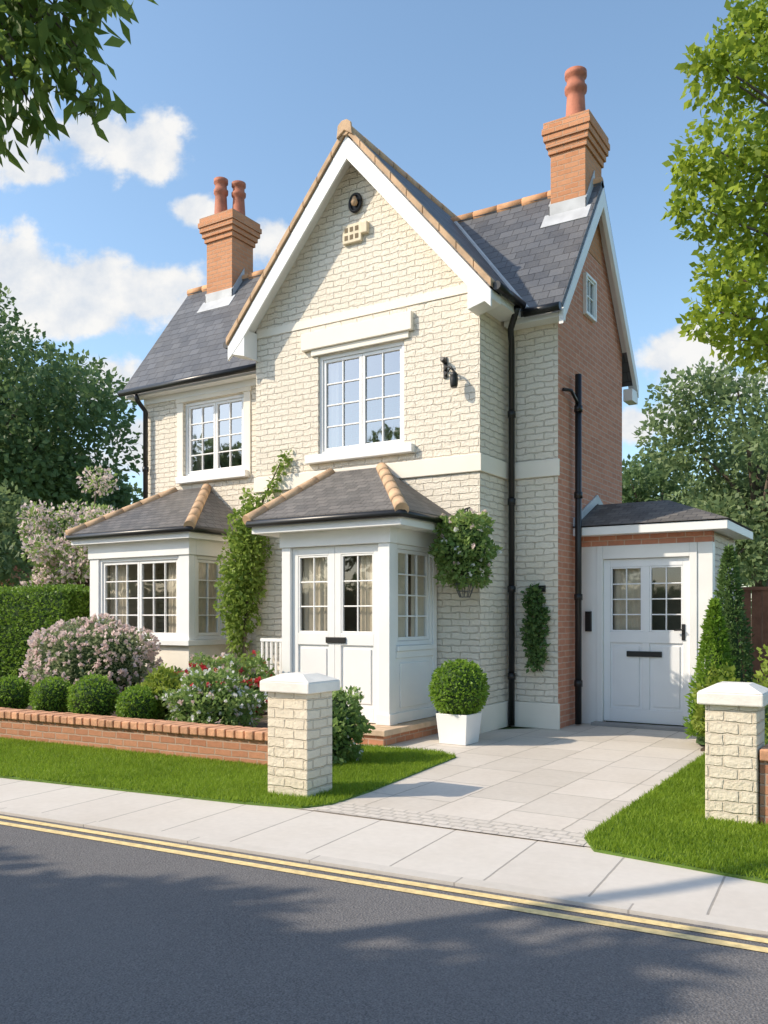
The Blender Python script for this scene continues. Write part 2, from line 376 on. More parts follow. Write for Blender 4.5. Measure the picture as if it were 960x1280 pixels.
LAWN_R = [(-1.8,5.25),(-1.66,5.02),(-0.69,4.9),(3,4.78),(3,9.4),(-1.86,9.4)]
for P in (LAWN_L, LAWN_R):
    sheet('lawn_bed', P, 0.014, TURF, th=0.02)
def blades(name, poly, dens, box):
    A = np.array(poly); n = int((box[1]-box[0])*(box[3]-box[2])*dens)
    x = rng.uniform(box[0], box[1], n); y = rng.uniform(box[2], box[3], n); ins = np.zeros(n, bool)
    for i in range(len(A)):
        (ax, ay), (bx, by) = A[i], A[(i+1) % len(A)]
        c = ((ay > y) != (by > y)) & (x < (bx-ax)*(y-ay)/((by-ay) if by != ay else 1e-9)+ax); ins ^= c
    x, y = x[ins], y[ins]; n = len(x); a = rng.uniform(0, 2*math.pi, n); h = rng.uniform(0.02, 0.045, n); w = 0.0045
    ln = rng.normal(size=(n,2))*0.016
    b = np.stack([x, y, np.full(n, 0.012)], 1); t = np.stack([np.cos(a)*w, np.sin(a)*w, np.zeros(n)], 1)
    V = np.stack([b-t, b+t, b+np.stack([ln[:,0], ln[:,1], h], 1)], 1).reshape(-1,3)
    o = np_obj(name, V, np.arange(3*n).reshape(-1,3), [GRASS], None); return o
meta(blades('lawn_grass', LAWN_L, 8500, (-10.5,-3.6,4.0,7.9)), 'bright green mown grass between brick garden wall and pavement', 'grass', kind='stuff')
meta(blades('lawn_grass', LAWN_R, 8500, (-1.9,0.6,4.7,9.4)), 'bright green mown grass around the right gate pillar', 'grass', kind='stuff')
sheet('flower_bed', [(-15,WY(-15)+0.2),(-5.15,WY(-5.15)+0.2),(-5.15,7.55),(-6.95,7.75),(-6.95,9.33),(-15,9.6)], 0.2, SOIL, th=0.25)
sheet('side_bed', [(-1.95,9.3),(3,9.3),(3,13),(-1.95,13)], 0.03, SOIL, th=0.05)

# ------------------------------------------------------------ THE HOUSE
HX = Vector((-7.4, 10.5, 0))
H = thing('house', 'cream brick two storey house with steep front gable, slate roof and red brick side wall', 'house', HX)
XW0, XW1, XR = -7.96, -4.49, -6.225         # front gable wing: left, right, ridge
YW, YM, YB = 9.36, 10.18, 12.85             # wing front, main front, rear
XL, XG = -11.1, -3.82                       # left and right ends of main block
WS = 1.172; WZ = 7.62                       # wing roof slope and ridge
MS = 1.363; MZ = 7.3; MY = 11.5             # main roof slope, ridge height, ridge line
TW = FRONT(YW); TM = FRONT(YM)
wz = lambda x: WZ-WS*abs(x-XR)
mz = lambda y: MZ-MS*abs(y-MY)

mb = MB(TW); WIN = (-6.88, -5.54, 3.55, 4.88)
ze = wz(XW1)-0.13
mb.holes(XW0, XW1, 0, ze, [WIN], 0.16)
mb.face([(XW0,0,ze),(XW1,0,ze),(XR,0,WZ-0.13)])
mb.T = None
mb.face([(XW1,YW,0),(XW1,YM,0),(XW1,YM,ze),(XW1,YW,ze)]); mb.face([(XW0,YW,0),(XW0,YM,0),(XW0,YM,ze),(XW0,YW,ze)])
mb.build('gable_wing_wall', CREAM, H, recalc=False)
mb = MB(TM); LWIN = (-10.18, -8.9, 3.65, 4.85)
mb.holes(XL, XW0-0.001, 0, 5.35, [LWIN], 0.16)
mb.T = None
mb.face([(XL,YM,0),(XL,YB,0),(XL,YB,mz(YB)-0.12),(XL,MY,MZ-0.12),(XL,YM,mz(YM)-0.12)])
mb.build('main_wall', CREAM, H, recalc=False)
mb = MB(TM); mb.face([(XW1+0.001,0,0),(XG,0,0),(XG,0,5.35),(XW1+0.001,0,5.35)]); mb.build('corner_wall', CREAM, H, recalc=False)
mb = MB()
mb.face([(XG,YM,0),(XG,YB,0),(XG,YB,mz(YB)-0.12),(XG,MY,MZ-0.12),(XG,YM,mz(YM)-0.12)])
mb.build('side_gable_wall', RED, H, recalc=False, label='red brick gable end wall')
mb = MB(); mb.face([(XL,YB,0),(XG,YB,0),(XG,YB,5.35),(XL,YB,5.35)]); mb.build('rear_wall', RED, H, recalc=False)
mb = MB(); mb.face([(XW0,YB+0.01,5.3),(XW1,YB+0.01,5.3),(XR,YB+0.01,WZ-0.13)]); mb.build('rear_gable_wall', RED, H, recalc=False)
# plinth and string courses
mb = MB()
mb.box(XW1-0.001, XW1+0.04, YW-0.02, YM, 0, 0.32); mb.box(XW1+0.04, XG+0.03, YM-0.045, YM-0.001, 0, 0.32); mb.box(-5.04, XW1+0.04, YW-0.04, YW-0.021, 0, 0.32)
mb.build('plinth', OFFW, H, bevel=0.01)
mb = MB()
mb.box(XW0-0.02, XW1+0.03, YW-0.03, YW-0.001, 3.13, 3.34); mb.box(XW1+0.001, XW1+0.03, YW-0.001, YM, 3.13, 3.34)
mb.box(XW1+0.03, XG+0.025, YM-0.03, YM-0.001, 3.13, 3.34)
mb.build('string_course', OFFW, H, bevel=0.008)
MB().box(XW0+0.02, XW1-0.02, YW-0.012, YW-0.001, 5.29, 5.4).build('string_course', OFFW, H, bevel=0.004)
# roofs
mb = MB()
ex = 2.03; yf, yb = 9.1, 12.98
for s in (-1, 1):
    mb.slab((XR,yf,WZ),(XR,yb,WZ),(XR+s*ex,yb,WZ-WS*ex),(XR+s*ex,yf,WZ-WS*ex), 0.09)
roofW = mb.build('roof', SLATE, H, label='steep slate roof of the front gable')
mb = MB(); rx0, rx1 = XL-0.25, XG+0.14
mb.slab((rx0,9.93,mz(9.93)),(rx1,9.93,mz(9.93)),(rx1,MY,MZ),(rx0,MY,MZ), 0.09)
mb.slab((rx0,13.22,mz(13.22)),(rx1,13.22,mz(13.22)),(rx1,MY,MZ),(rx0,MY,MZ), 0.09)
roofM = mb.build('roof', SLATE, H, label='long slate roof of the main block')
def ridge(mb, a, b, r, step=0.34):
    a, b = Vector(a), Vector(b); L = (b-a).length; k = max(1, int(L/step)); d = (b-a)/k
    for i in range(k):
        p = a+d*i; q = p+d*0.975; mb.tube([p, q], [r*random.uniform(0.98, 1.02), r*0.95], 12)
def ridge_obj(name, mat, parent, *a): mb = MB(); ridge(mb, *a); return mb.build(name, mat, parent, smooth=True)
ridge_obj('ridge_tiles', TAN, roofW, (XR,9.04,WZ-0.035), (XR,12.98,WZ-0.035), 0.08)
ridge_obj('ridge_tiles', ORR, roofM, (rx0,MY,MZ-0.025), (XR-0.4,MY,MZ-0.025), 0.08)
ridge_obj('ridge_tiles', ORR, roofM, (-5.98,MY,MZ-0.025), (rx1,MY,MZ-0.025), 0.08)
mb = MB(); mb.prism([(XR-0.12,9.02,WZ-0.14),(XR-0.1,9.02,WZ+0.02),(XR-0.04,9.02,WZ+0.07),(XR+0.04,9.02,WZ+0.07),(XR+0.1,9.02,WZ+0.02),(XR+0.12,9.02,WZ-0.14),(XR,9.02,WZ-0.06)], (0,0.03,0)); mb.build('apex_tile', TAN, roofW, bevel=0.008)
# verge capping tiles, bargeboards
for s in (-1, 1):
    mb = MB(); k = 9
    for i in range(k):
        a = ex*i/k; b = ex*(i+1)/k-0.008
        p = [(XR+s*a, 9.05, WZ-WS*a+0.02), (XR+s*b, 9.05, WZ-WS*b+0.025), (XR+s*b, 9.05, WZ-WS*b-0.07), (XR+s*a, 9.05, WZ-WS*a-0.075)]
        mb.prism(p, (0,0.14,0))
    mb.build('verge_tiles', TAN, roofW, bevel=0.006)
    mb = MB(); t = 0.08; w = 0.3
    mb.prism([(XR, 9.075, WZ-t-0.02), (XR+s*(ex-0.02), 9.075, WZ-WS*ex-t), (XR+s*(ex-0.02), 9.075, WZ-WS*ex-t-0.2), (XR+s*(ex-0.25), 9.075, WZ-WS*(ex-0.25)-t-w+0.02), (XR, 9.075, WZ-t-w-0.02)], (0,0.035,0))
    mb.prism([(XR, 9.111, WZ-0.13), (XR+s*ex*0.99, 9.111, WZ-WS*ex-0.12), (XR+s*ex*0.99, 9.111, WZ-WS*ex-0.15), (XR, 9.111, WZ-0.16)], (0,0.25,0))
    x0, x1 = sorted((XR+s*(ex-0.32), XR+s*(ex-0.015)))
    zz = [4.98, 5.06, 5.16, 5.36] if s > 0 else [5.06, 4.98, 5.36, 5.16]
    mb.prism([(x0,9.08,zz[0]),(x1,9.08,zz[1]),(x1,9.08,zz[2]),(x0,9.08,zz[3])], (0,0.275,0))
    mb.build('bargeboard', WHITE, H, bevel=0.006)
MB().box(XW1+0.001, XR+ex-0.02, 9.365, 9.95, 5.08, 5.2).build('eaves_soffit', WHITE, H, bevel=0.005)
MB().box(XW1+0.04, XG+0.1, 9.97, YM-0.001, 5.02, 5.1).build('eaves_soffit', WHITE, H, bevel=0.005)
MB().box(rx0+0.03, XW0-0.03, 9.97, YM-0.001, 5.03, 5.12).box(XL+0.02, XW0-0.01, YM-0.03, YM-0.001, 4.93, 5.03).build('eaves_soffit', WHITE, H, bevel=0.005)
for s, ye in ((-1, 9.95), (1, 13.2)):
    mb = MB(); w = 0.2
    mb.prism([(rx1-0.045, MY, MZ-0.1), (rx1-0.045, ye, mz(ye)-0.09), (rx1-0.045, ye, mz(ye)-0.09-w*0.9), (rx1-0.045, MY, MZ-0.1-w*1.3)], (0.06,0,0))
    mb.prism([(XG+0.002, MY, MZ-0.13), (XG+0.002, ye, mz(ye)-0.12), (XG+0.002, ye, mz(ye)-0.15), (XG+0.002, MY, MZ-0.16)], (0.09,0,0))
    if s > 0: mb.box(XG+0.002, rx1, 12.9, 13.2, 4.62, 4.8)
    mb.build('side_bargeboard', WHITE, H, bevel=0.006)
# gutters
def gutter(pts, name='gutter'):
    m = MB(); m.tube(pts, 0.052, 10); m.build(name, BLACK, H, smooth=True)
gutter([(rx0,9.88,5.1),(XW0-0.28,9.88,5.1)])
gutter([(XR+ex+0.04,9.1,5.2),(XR+ex+0.04,9.86,5.2)])
gutter([(XR-ex-0.04,9.1,5.2),(XR-ex-0.04,9.86,5.2)])
gutter([(XR+ex+0.05,9.88,5.11),(rx1,9.88,5.11)])
mb = MB(); mb.tube([(XR+ex+0.02,9.75,5.15),(XW1+0.16,9.9,4.95),(XW1+0.09,YM-0.09,4.82),(XW1+0.09,YM-0.09,0.02)], 0.04, 10)
for z in (0.6, 1.7, 2.8, 3.9): mb.tube([(XW1+0.09,YM-0.09,z),(XW1+0.09,YM-0.09,z+0.08)], 0.052, 10)
mb.build('downpipe', BLACK, H, smooth=True, label='black downpipe in the corner beside the gable wing')
mb = MB(); mb.tube([(XL+0.1,9.9,5.05),(XL+0.1,9.95,4.95),(XL+0.12,YM-0.08,4.8),(XL+0.12,YM-0.08,2.5)], 0.04, 10)
for z in (2.9, 3.8): mb.tube([(XL+0.12,YM-0.08,z),(XL+0.12,YM-0.08,z+0.08)], 0.052, 10)
mb.build('downpipe', BLACK, H, smooth=True, label='black downpipe at the left end of the house')
mb = MB(); mb.tube([(XG+0.09,10.66,4.48),(XG+0.09,10.66,0.02)], 0.042, 10); mb.tube([(XG+0.09,10.66,4.1),(XG+0.09,10.4,4.22),(XG+0.02,10.3,4.22)], 0.022, 8)
for z in (0.5, 1.6, 2.9, 4.0): mb.tube([(XG+0.09,10.66,z),(XG+0.09,10.66,z+0.08)], 0.054, 10)
mb.build('soil_pipe', BLACK, H, smooth=True)
# chimneys
def chimney(x0, x1, y0, y1, ztop, pots, label, ks=1.0):
    mb = MB(); zc = ztop-0.42
    mb.box(x0, x1, y0, y1, 6.3, zc)
    for i, e in enumerate((0.03, 0.06, 0.09, 0.11, 0.09)):
        e *= ks; mb.box(x0-e, x1+e, y0-e, y1+e, zc+0.0005+i*0.085, zc+(i+1)*0.085)
    ch = mb.build('chimney', ORANGE, H, bevel=0.006, label=label)
    for px, py, r, hh in pots:
        m = MB(); m.lathe((px,py,ztop-0.01), [(r*1.15,0),(r*1.15,0.06),(r*0.95,0.1),(r*0.82,hh*0.55),(r*0.8,hh*0.62),(r*1.0,hh*0.66),(r*1.02,hh*0.74),(r*0.84,hh*0.77),(r*0.8,hh*0.88),(r*1.0,hh*0.91),(r*1.0,hh),(r*0.75,hh),(r*0.7,hh*0.8)], 18)
        m.build('chimney_pot', POT, ch, smooth=True)
    m = MB(); e = 0.02                           # lead skirt following the roof slope
    for xa in (x0-e, x1+0.002):
        m.prism([(xa,y0-e,mz(y0-e)-0.05),(xa,MY,MZ-0.05),(xa,MY,MZ+0.17),(xa,y0-e,mz(y0-e)+0.14)], (e-0.002,0,0))
    m.box(x0-e, x1+e, y0-e, y0-0.002, mz(y0)-0.1, mz(y0)+0.14)
    m.slab((x0-0.08,y0-0.17,mz(y0-0.17)+0.014),(min(x1+0.08, rx1),y0-0.17,mz(y0-0.17)+0.014),(min(x1+0.08, rx1),y0,mz(y0)+0.014),(x0-0.08,y0,mz(y0)+0.014), 0.02)
    m.build('flashing', LEAD, ch, bevel=0.004)
chimney(-10.65, -10.06, 11.2, 11.75, 8.34, [(-10.48,11.38,0.125,0.74),(-10.22,11.55,0.125,0.68)], 'left orange brick chimney with two pots')
chimney(-4.3, -3.81, 11.17, 11.85, 8.08, [(-4.06,11.5,0.15,0.82)], 'right orange brick chimney with one pot', 0.85)
mb = MB()
a = Vector((-5.95,MY,MZ+0.01)); b = Vector((-4.12,9.93,5.17))
mb.tube([a, b], 0.03, 6); mb.build('valley', LEAD, roofM)

# ---- windows
def sash(mb, u0, u1, z0, z1, cols, rows, d0, d1, fw=0.042, bw=0.018):
    mb.box(u0, u0+fw, d0, d1, z0, z1); mb.box(u1-fw, u1, d0, d1, z0, z1)
    mb.box(u0+fw, u1-fw, d0, d1, z0, z0+fw); mb.box(u0+fw, u1-fw, d0, d1, z1-fw, z1)
    a, b, c, d = u0+fw, u1-fw, z0+fw, z1-fw; dm0 = d0+0.006; dm1 = d1-0.006
    for i in range(1, cols): u = a+(b-a)*i/cols; mb.box(u-bw/2, u+bw/2, dm0, dm1, c, d)
    for j in range(1, rows): z = c+(d-c)*j/rows; mb.box(a, b, dm0+0.002, dm1-0.002, z-bw/2, z+bw/2)
def drape(mb, u0, u1, z0, z1, d):
    n = max(4, int((u1-u0)/0.035)); 
    for i in range(n):
        a = u0+(u1-u0)*i/n; b = u0+(u1-u0)*(i+1)/n; da = d+(0.02 if i % 2 else 0); db = d+(0 if i % 2 else 0.02)
        mb.face([(a,da,z0),(b,db,z0),(b,db,z1),(a,da,z1)])
def window(T, u0, u1, z0, z1, lights, cols, rows, sill=None, curtains=0.0, d=-0.04, glass=None, label=None, fr=0.05, parent=None, cd=0.2, fw=0.042):
    mb = MB(T); d0, d1 = d-0.05, d
    mb.box(u0, u0+fr, d0-0.02, d1+0.015, z0, z1); mb.box(u1-fr, u1, d0-0.02, d1+0.015, z0, z1)
    mb.box(u0+fr, u1-fr, d0-0.02, d1+0.015, z0, z0+fr); mb.box(u0+fr, u1-fr, d0-0.02, d1+0.015, z1-fr, z1)
    L = (u1-u0-2*fr)/lights
    for i in range(lights):
        a = u0+fr+L*i; sash(mb, a+0.003, a+L-0.003, z0+fr+0.003, z1-fr-0.003, cols, rows, d0, d1-0.004, fw)
    w = mb.build('window', WHITE, H, bevel=0.004, label=label)
    g = MB(T); g.face([(u0+0.02,d-0.03,z0+0.02),(u1-0.02,d-0.03,z0+0.02),(u1-0.02,d-0.03,z1-0.02),(u0+0.02,d-0.03,z1-0.02)]); g.build('glass_pane', glass or GLASS, w, recalc=False)
    if curtains:
        W = (u1-u0)*curtains
        for a, b in ((u0+0.02, u0+W), (u1-W, u1-0.02)):
            c = MB(T); drape(c, a, b, z0+0.02, z1-0.02, d-cd); c.build('curtain', CURT, w, recalc=False)
    if sill:
        s = MB(T); s.box(u0-sill, u1+sill, -0.05, 0.09, z0-0.11, z0-0.002); s.build('window_sill', WHITE, w, bevel=0.008)
    return w
w = window(TW, *WIN, 2, 2, 4, 0.16, 0.12, d=-0.05, label='large casement window in the front gable')
mb = MB(TW); mb.box(-7.12, -5.4, 0.001, 0.07, 4.97, 5.2); mb.box(-6.98, -5.46, 0.001, 0.035, 4.885, 4.968); mb.build('lintel', OFFW, w, bevel=0.008)
w = window(TM, *LWIN, 2, 2, 4, 0.1, 0.12, d=-0.05, label='upper casement window left of the gable')
mb = MB(TM); mb.box(-10.34, -8.74, 0.001, 0.03, 4.86, 4.93); mb.box(-10.32, -10.185, 0.001, 0.02, 3.56, 4.858); mb.box(-8.895, -8.76, 0.001, 0.02, 3.56, 4.858); mb.build('window_surround', OFFW, w, bevel=0.006)
aw = window(SIDE(XG), 11.1, 11.52, 5.4, 5.95, 1, 2, 2, None, 0, d=0.035, label='tiny white attic window in the red brick gable', fr=0.035, fw=0.025)
mb = MB(SIDE(XG)); mb.box(11.11,11.51,0.001,0.003,5.41,5.94); mb.build('recess_shade_panel', plain('painted_recess_shade', (0.08, 0.1, 0.12), 0.4), aw)  # flat panel on the wall; its dark colour paints the shade behind the glass
# gable ornaments
mb = MB(TW); c = (-6.26, 6.77)
ring = [(c[0]+0.085*math.cos(t*math.pi/10), 0.03, c[1]+0.11*math.sin(t*math.pi/10)) for t in range(21)]
mb.tube(ring, 0.022, 8, 0); mb.face([(c[0]+0.08*math.cos(t*math.pi/10), 0.02, c[1]+0.105*math.sin(t*math.pi/10)) for t in range(20)], 0)
lamp = mb.build('oval_gable_vent', IRON, H, smooth=True)
mb = MB(); mb.lathe((c[0]+0.01,YW-0.07,c[1]-0.06), [(0.005,0),(0.035,0.015),(0.048,0.05),(0.035,0.085),(0.02,0.12),(0.005,0.13)], 12); mb.build('vent_knob', TAN, lamp, smooth=True)
mb = MB(TW); a, b, zA, zB = -6.45, -6.06, 6.26, 6.5
mb.box(a, b-0.1, 0.001, 0.05, zA, zB); mb.box(b-0.1, b, 0.001, 0.07, zA+0.08, zB-0.02)
v = mb.build('air_vent', VENT, H, bevel=0.008)
VS = plain('vent_shadow', (0.2, 0.15, 0.09), 0.9)
for i in range(3):
    for j in range(2): mb = MB(TW); mb.box(a+0.035+i*0.082, a+0.085+i*0.082, 0.0505, 0.054, zA+0.04+j*0.1, zA+0.1+j*0.1); mb.build('vent_slot', VS, v)

# ---- hip roof helper for bay and porch
def hiproof(ex0, ex1, ey, yw, zE, tx0, tx1, zT, label):
    mb = MB(); A = (ex0,ey,zE); B = (ex1,ey,zE); C = (ex1,yw,zE); D = (ex0,yw,zE); E = (tx1,yw,zT); F = (tx0,yw,zT)
    mb.face([A,B,E,F]); mb.face([B,C,E]); mb.face([D,A,F]); e = 0.05
    mb.face([(p[0],p[1],p[2]-e) for p in (A,B,C,D)])
    for p, q in ((A,B),(B,C),(D,A)): mb.face([p,q,(q[0],q[1],q[2]-e),(p[0],p[1],p[2]-e)])
    r = mb.build('roof', TILE2, H, label=label)
    for p, q in ((B, E), (A, F)): ridge_obj('hip_tiles', TAN, r, Vector(p)+Vector((0,0,-0.015)), Vector(q)+Vector((0,0,-0.015)), 0.078, 0.3)
    m = MB(); m.box(ex0+0.04, ex1-0.04, ey+0.04, ey+0.075, zE-0.17, zE-0.052); m.box(ex1-0.075, ex1-0.04, ey+0.0755, yw, zE-0.17, zE-0.052); m.box(ex0+0.04, ex0+0.075, ey+0.0755, yw, zE-0.17, zE-0.052)
    m.box(ex0+0.076, ex1-0.076, ey+0.076, yw, zE-0.165, zE-0.15)
    m.build('fascia', WHITE, r, bevel=0.004)
    m = MB(); m.tube([(ex0,yw,zE-0.05),(ex0,ey+0.02,zE-0.05),(ex0+0.02,ey,zE-0.05),(ex1-0.02,ey,zE-0.05),(ex1,ey+0.02,zE-0.05),(ex1,yw,zE-0.05)], 0.042, 10)
    m.build('roof_gutter', BLACK, r, smooth=True)
    return r
# ---- bay window
bx0, bx1, by = -10.9, -8.8, 8.9
hiproof(-11.2, -8.62, 8.72, YM-0.03, 2.66, -10.3, -9.65, 3.45, 'hipped tiled roof of the bay window')
TB = FRONT(by); TBS = SIDE(bx1)
mb = MB()
mb.box(bx0, bx1, by, by+0.12, 0, 0.98); mb.box(bx1-0.12, bx1, by+0.1205, YM-0.002, 0, 0.98); mb.box(bx0, bx0+0.12, by+0.1205, YM-0.002, 0, 2.3)
mb.build('bay_wall', OFFW, H, bevel=0.006)
mb = MB()
mb.box(bx0-0.02, bx1+0.02, by-0.02, by+0.12, 2.27, 2.51); mb.box(bx1-0.12, bx1+0.02, by+0.121, YM-0.003, 2.27, 2.51); mb.box(bx0-0.02, bx0+0.12, by+0.121, YM-0.003, 2.301, 2.51)
mb.box(bx0-0.06, bx1+0.06, by-0.07, by+0.1, 0.981, 1.06); mb.box(bx1-0.1, bx1+0.06, by+0.101, YM-0.003, 0.981, 1.06)
for u0, u1 in ((bx0,bx0+0.2),(bx1-0.2,bx1)): mb.box(u0, u1, by, by+0.11, 1.061, 2.269)
mb.box(bx1-0.11, bx1, by+0.111, by+0.14, 1.061, 2.269); mb.box(bx1-0.11, bx1, by+0.74, YM-0.003, 1.061, 2.269)
mb.build('bay_frame', WHITE, H, bevel=0.006)
window(TB, bx0+0.202, bx1-0.202, 1.063, 2.267, 2, 3, 4, None, 0.24, glass=GLASS2, label='front casement of the bay window', cd=0.16)
window(TBS, by+0.142, by+0.738, 1.063, 2.267, 1, 2, 4, None, 0.47, glass=GLASS2, label='side light of the bay window', cd=0.06)
# ---- porch
px0, px1, py0 = -6.58, -5.05, 8.21; PB = 0.18
hiproof(-6.93, -4.75, 7.98, YW-0.04, 2.56, -6.62, -5.85, 3.3, 'hipped tiled roof of the front porch')
mb = MB()
mb.box(px0-0.3, -4.9, 7.85, YW-0.002, 0, 0.11, 0); mb.box(px0-0.32, -4.87, 7.82, YW-0.002, 0.1105, 0.175, 1)
mb.build('porch_step', [WALLB, plain('sandstone_slab', (0.6, 0.44, 0.3), 0.8, 0.2, 6, 0.3)], H, bevel=0.008)
mb = MB()
for a, b in ((px0,px0+0.13),(px1-0.15,px1)): mb.box(a, b, py0, py0+0.14, PB, 2.22)
mb.box(px1-0.15, px1, py0+1.02, YW-0.04, PB, 2.22); mb.box(px0, px0+0.1, py0+0.141, YW-0.04, PB, 2.22)
mb.box(px0-0.02, px1+0.02, py0-0.02, py0+0.14, 2.2205, 2.42); mb.box(px1-0.15, px1+0.02, py0+0.1405, YW-0.04, 2.2205, 2.42); mb.box(px0-0.02, px0+0.1, py0+0.1405, YW-0.04, 2.2205, 2.42)
for a, b, c, d in ((px0-0.02,px0+0.15,py0-0.02,py0+0.15),(px1-0.17,px1+0.02,py0-0.02,py0+0.15)): mb.box(a, b, c, d, PB-0.003, PB+0.12)
mb.box(px1-0.12, px1-0.02, py0+0.15, py0+1.018, PB, 1.0); mb.box(px1-0.019, px1-0.002, py0+0.25, py0+0.92, PB+0.17, 0.86)
mb.box(px1-0.14, px1+0.03, py0+0.15, py0+1.018, 1.001, 1.06)
for z0, z1 in ((PB, PB+0.12), (0.92, 1.0)): mb.box(px1-0.0195, px1+0.004, py0+0.151, py0+1.017, z0, z1)
mb.build('porch_frame', WHITE, H, bevel=0.006)
window(SIDE(px1), py0+0.15, py0+1.015, 1.062, 2.218, 1, 3, 4, None, 0.46, d=-0.03, glass=GLASS2, label='side light of the porch', cd=0.05)
def door(T, u0, u1, z0, z1, zs, cols, rows, ng, mat, label, handle=None, letter=None, curt=(0, 0.75)):
    mb = MB(T); st = 0.085; d0, d1 = -0.07, -0.02
    mb.box(u0, u0+st, d0, d1, z0, z1); mb.box(u1-st, u1, d0, d1, z0, z1)
    a, b = u0+st, u1-st
    mb.box(a, b, d0, d1, z0, z0+0.17); mb.box(a, b, d0, d1, zs-0.07, zs+0.07); mb.box(a, b, d0, d1, z1-0.1, z1)
    mb.box(a, b, d0+0.01, d1-0.02, z0+0.17, zs-0.07)
    L = (b-a)/ng
    for i in range(ng):
        if i: mb.box(a+L*i-0.045, a+L*i+0.045, d0+0.001, d1-0.001, z0+0.17, zs-0.07); mb.box(a+L*i-0.045, a+L*i+0.045, d0+0.001, d1-0.001, zs+0.07, z1-0.1)
        p = a+L*i+(0.045 if i else 0); q = a+L*(i+1)-(0.045 if i < ng-1 else 0)
        mb.box(p+0.04, q-0.04, d1-0.0195, d1-0.006, z0+0.21, zs-0.11)
        sash(mb, p+0.001, q-0.001, zs+0.071, z1-0.101, cols, rows, d0+0.01, d1-0.006, 0.022, 0.016)
    w = mb.build('door', mat, H, bevel=0.004, label=label)
    g = MB(T); g.face([(a,-0.05,zs+0.05),(b,-0.05,zs+0.05),(b,-0.05,z1-0.08),(a,-0.05,z1-0.08)]); g.build('glass_pane', GLASS2, w, recalc=False)
    if curt:
        c = MB(T); drape(c, a+(b-a)*curt[0], a+(b-a)*curt[1], zs, z1-0.05, -0.12); c.build('curtain', CURT, w, recalc=False)
    if letter:
        m = MB(T); m.box(letter[0]-letter[2]/2, letter[0]+letter[2]/2, d1+0.0005, d1+0.018, letter[1]-0.035, letter[1]+0.035); m.build('letter_plate', IRON, w, bevel=0.005)
    if handle:
        m = MB(T); hu, hz, sgn = handle; m.box(hu-0.02, hu+0.02, d1+0.0005, d1+0.012, hz-0.1, hz+0.1); m.tube([(hu,d1,hz+0.03),(hu,d1+0.05,hz+0.03),(hu-sgn*0.1,d1+0.055,hz+0.025)], 0.01, 8); m.build('door_handle', IRON, w, smooth=False)
    return w
TP = FRONT(py0+0.02); um = (px0+0.132+px1-0.152)/2
door(TP, px0+0.133, um-0.002, PB+0.005, 2.216, 1.13, 2, 3, 1, WHITE, 'left leaf of the white porch double door', curt=(0, 0.85))
door(TP, um+0.002, px1-0.153, PB+0.005, 2.216, 1.13, 2, 3, 1, WHITE, 'right leaf of the white porch double door', letter=(um+0.02, 1.12, 0.28), curt=(0.45, 1))
mb = MB(); mb.box(px0+0.14, px1-0.16, 9.0, 9.02, PB, 2.3); mb.build('porch_backdrop_wall', plain('dim_hall', (0.35, 0.29, 0.21), 0.9), H)
# ---- side extension
ex0, ex1, ey0, ey1 = XG+0.003, -2.16, 10.95, 12.35; TE = FRONT(ey0)
mb = MB()
mb.box(ex0, ex1, ey0-0.003, ey0+0.12, 2.3005, 2.43, 0)
mb.build('extension_brickwork', RED, H)
mb = MB(); mb.box(ex1-0.12, ex1, ey0+0.1205, ey1, 0, 2.42); mb.box(ex0, ex1, ey1+0.0005, ey1+0.1, 0, 2.42); mb.build('extension_wall', CREAM, H)
mb = MB()
mb.box(ex0+0.001, -3.581, ey0-0.012, ey0+0.12, 0, 2.30)
mb.box(-3.58, -3.5, ey0-0.03, ey0+0.12, 0, 2.30); mb.box(-3.5, -2.42, ey0-0.03, ey0+0.12, 2.13, 2.30); mb.box(-2.42, -2.33, ey0-0.03, ey0+0.12, 0, 2.30)
mb.box(-2.3295, ex1+0.01, ey0-0.015, ey0+0.12, 0, 2.30)
mb.build('extension_door_frame', WHITE, H, bevel=0.006)
ov = 10.7; fx = -1.94; mb = MB()
mb.box(ex0, fx, ov, ov+0.04, 2.425, 2.53); mb.box(fx-0.04, fx, ov+0.041, 12.5, 2.425, 2.53); mb.box(ex0, fx-0.041, ov+0.041, 12.45, 2.4305, 2.445)
mb.build('extension_fascia', WHITE, H, bevel=0.006)
mb = MB(); zE = 2.545; A = (ex0,ov-0.02,zE); B = (fx+0.02,ov-0.02,zE); C = (fx+0.02,12.52,zE); D = (ex0,12.52,zE); E = (-2.85,11.65,2.93); F = (ex0,11.65,2.93)
mb.face([A,B,E,F]); mb.face([B,C,E]); mb.face([C,D,F,E]); mb.face([A,D,C,B]); er = mb.build('roof', TILE2, H, label='low tiled roof of the side extension')
mb = MB(); mb.prism([(ex0+0.001,ov,zE),(ex0+0.001,11.65,2.95),(ex0+0.001,12.5,zE),(ex0+0.001,12.5,zE+0.12),(ex0+0.001,11.65,3.07),(ex0+0.001,ov,zE+0.1)], (0.02,0,0)); mb.build('flashing', LEAD, er)
door(TE, -3.497, -2.423, 0.05, 2.127, 1.13, 2, 4, 2, DOORW, 'pale grey side door with two glazed panels', (-2.5, 1.2, 1), (-2.98, 0.92, 0.44), curt=(0.02, 0.4))
mb = MB(); mb.box(-3.6, -2.3, ey0-0.2, ey0-0.031, 0, 0.045); mb.build('door_step', plain('grey_step', (0.3, 0.29, 0.28), 0.85, 0.2), H, bevel=0.006)
mb = MB(); mb.box(ex0+0.1, ex1-0.15, 11.6, 11.62, 0, 2.4); mb.build('extension_inner_wall', plain('dim_room', (0.3, 0.27, 0.2), 0.9), H)
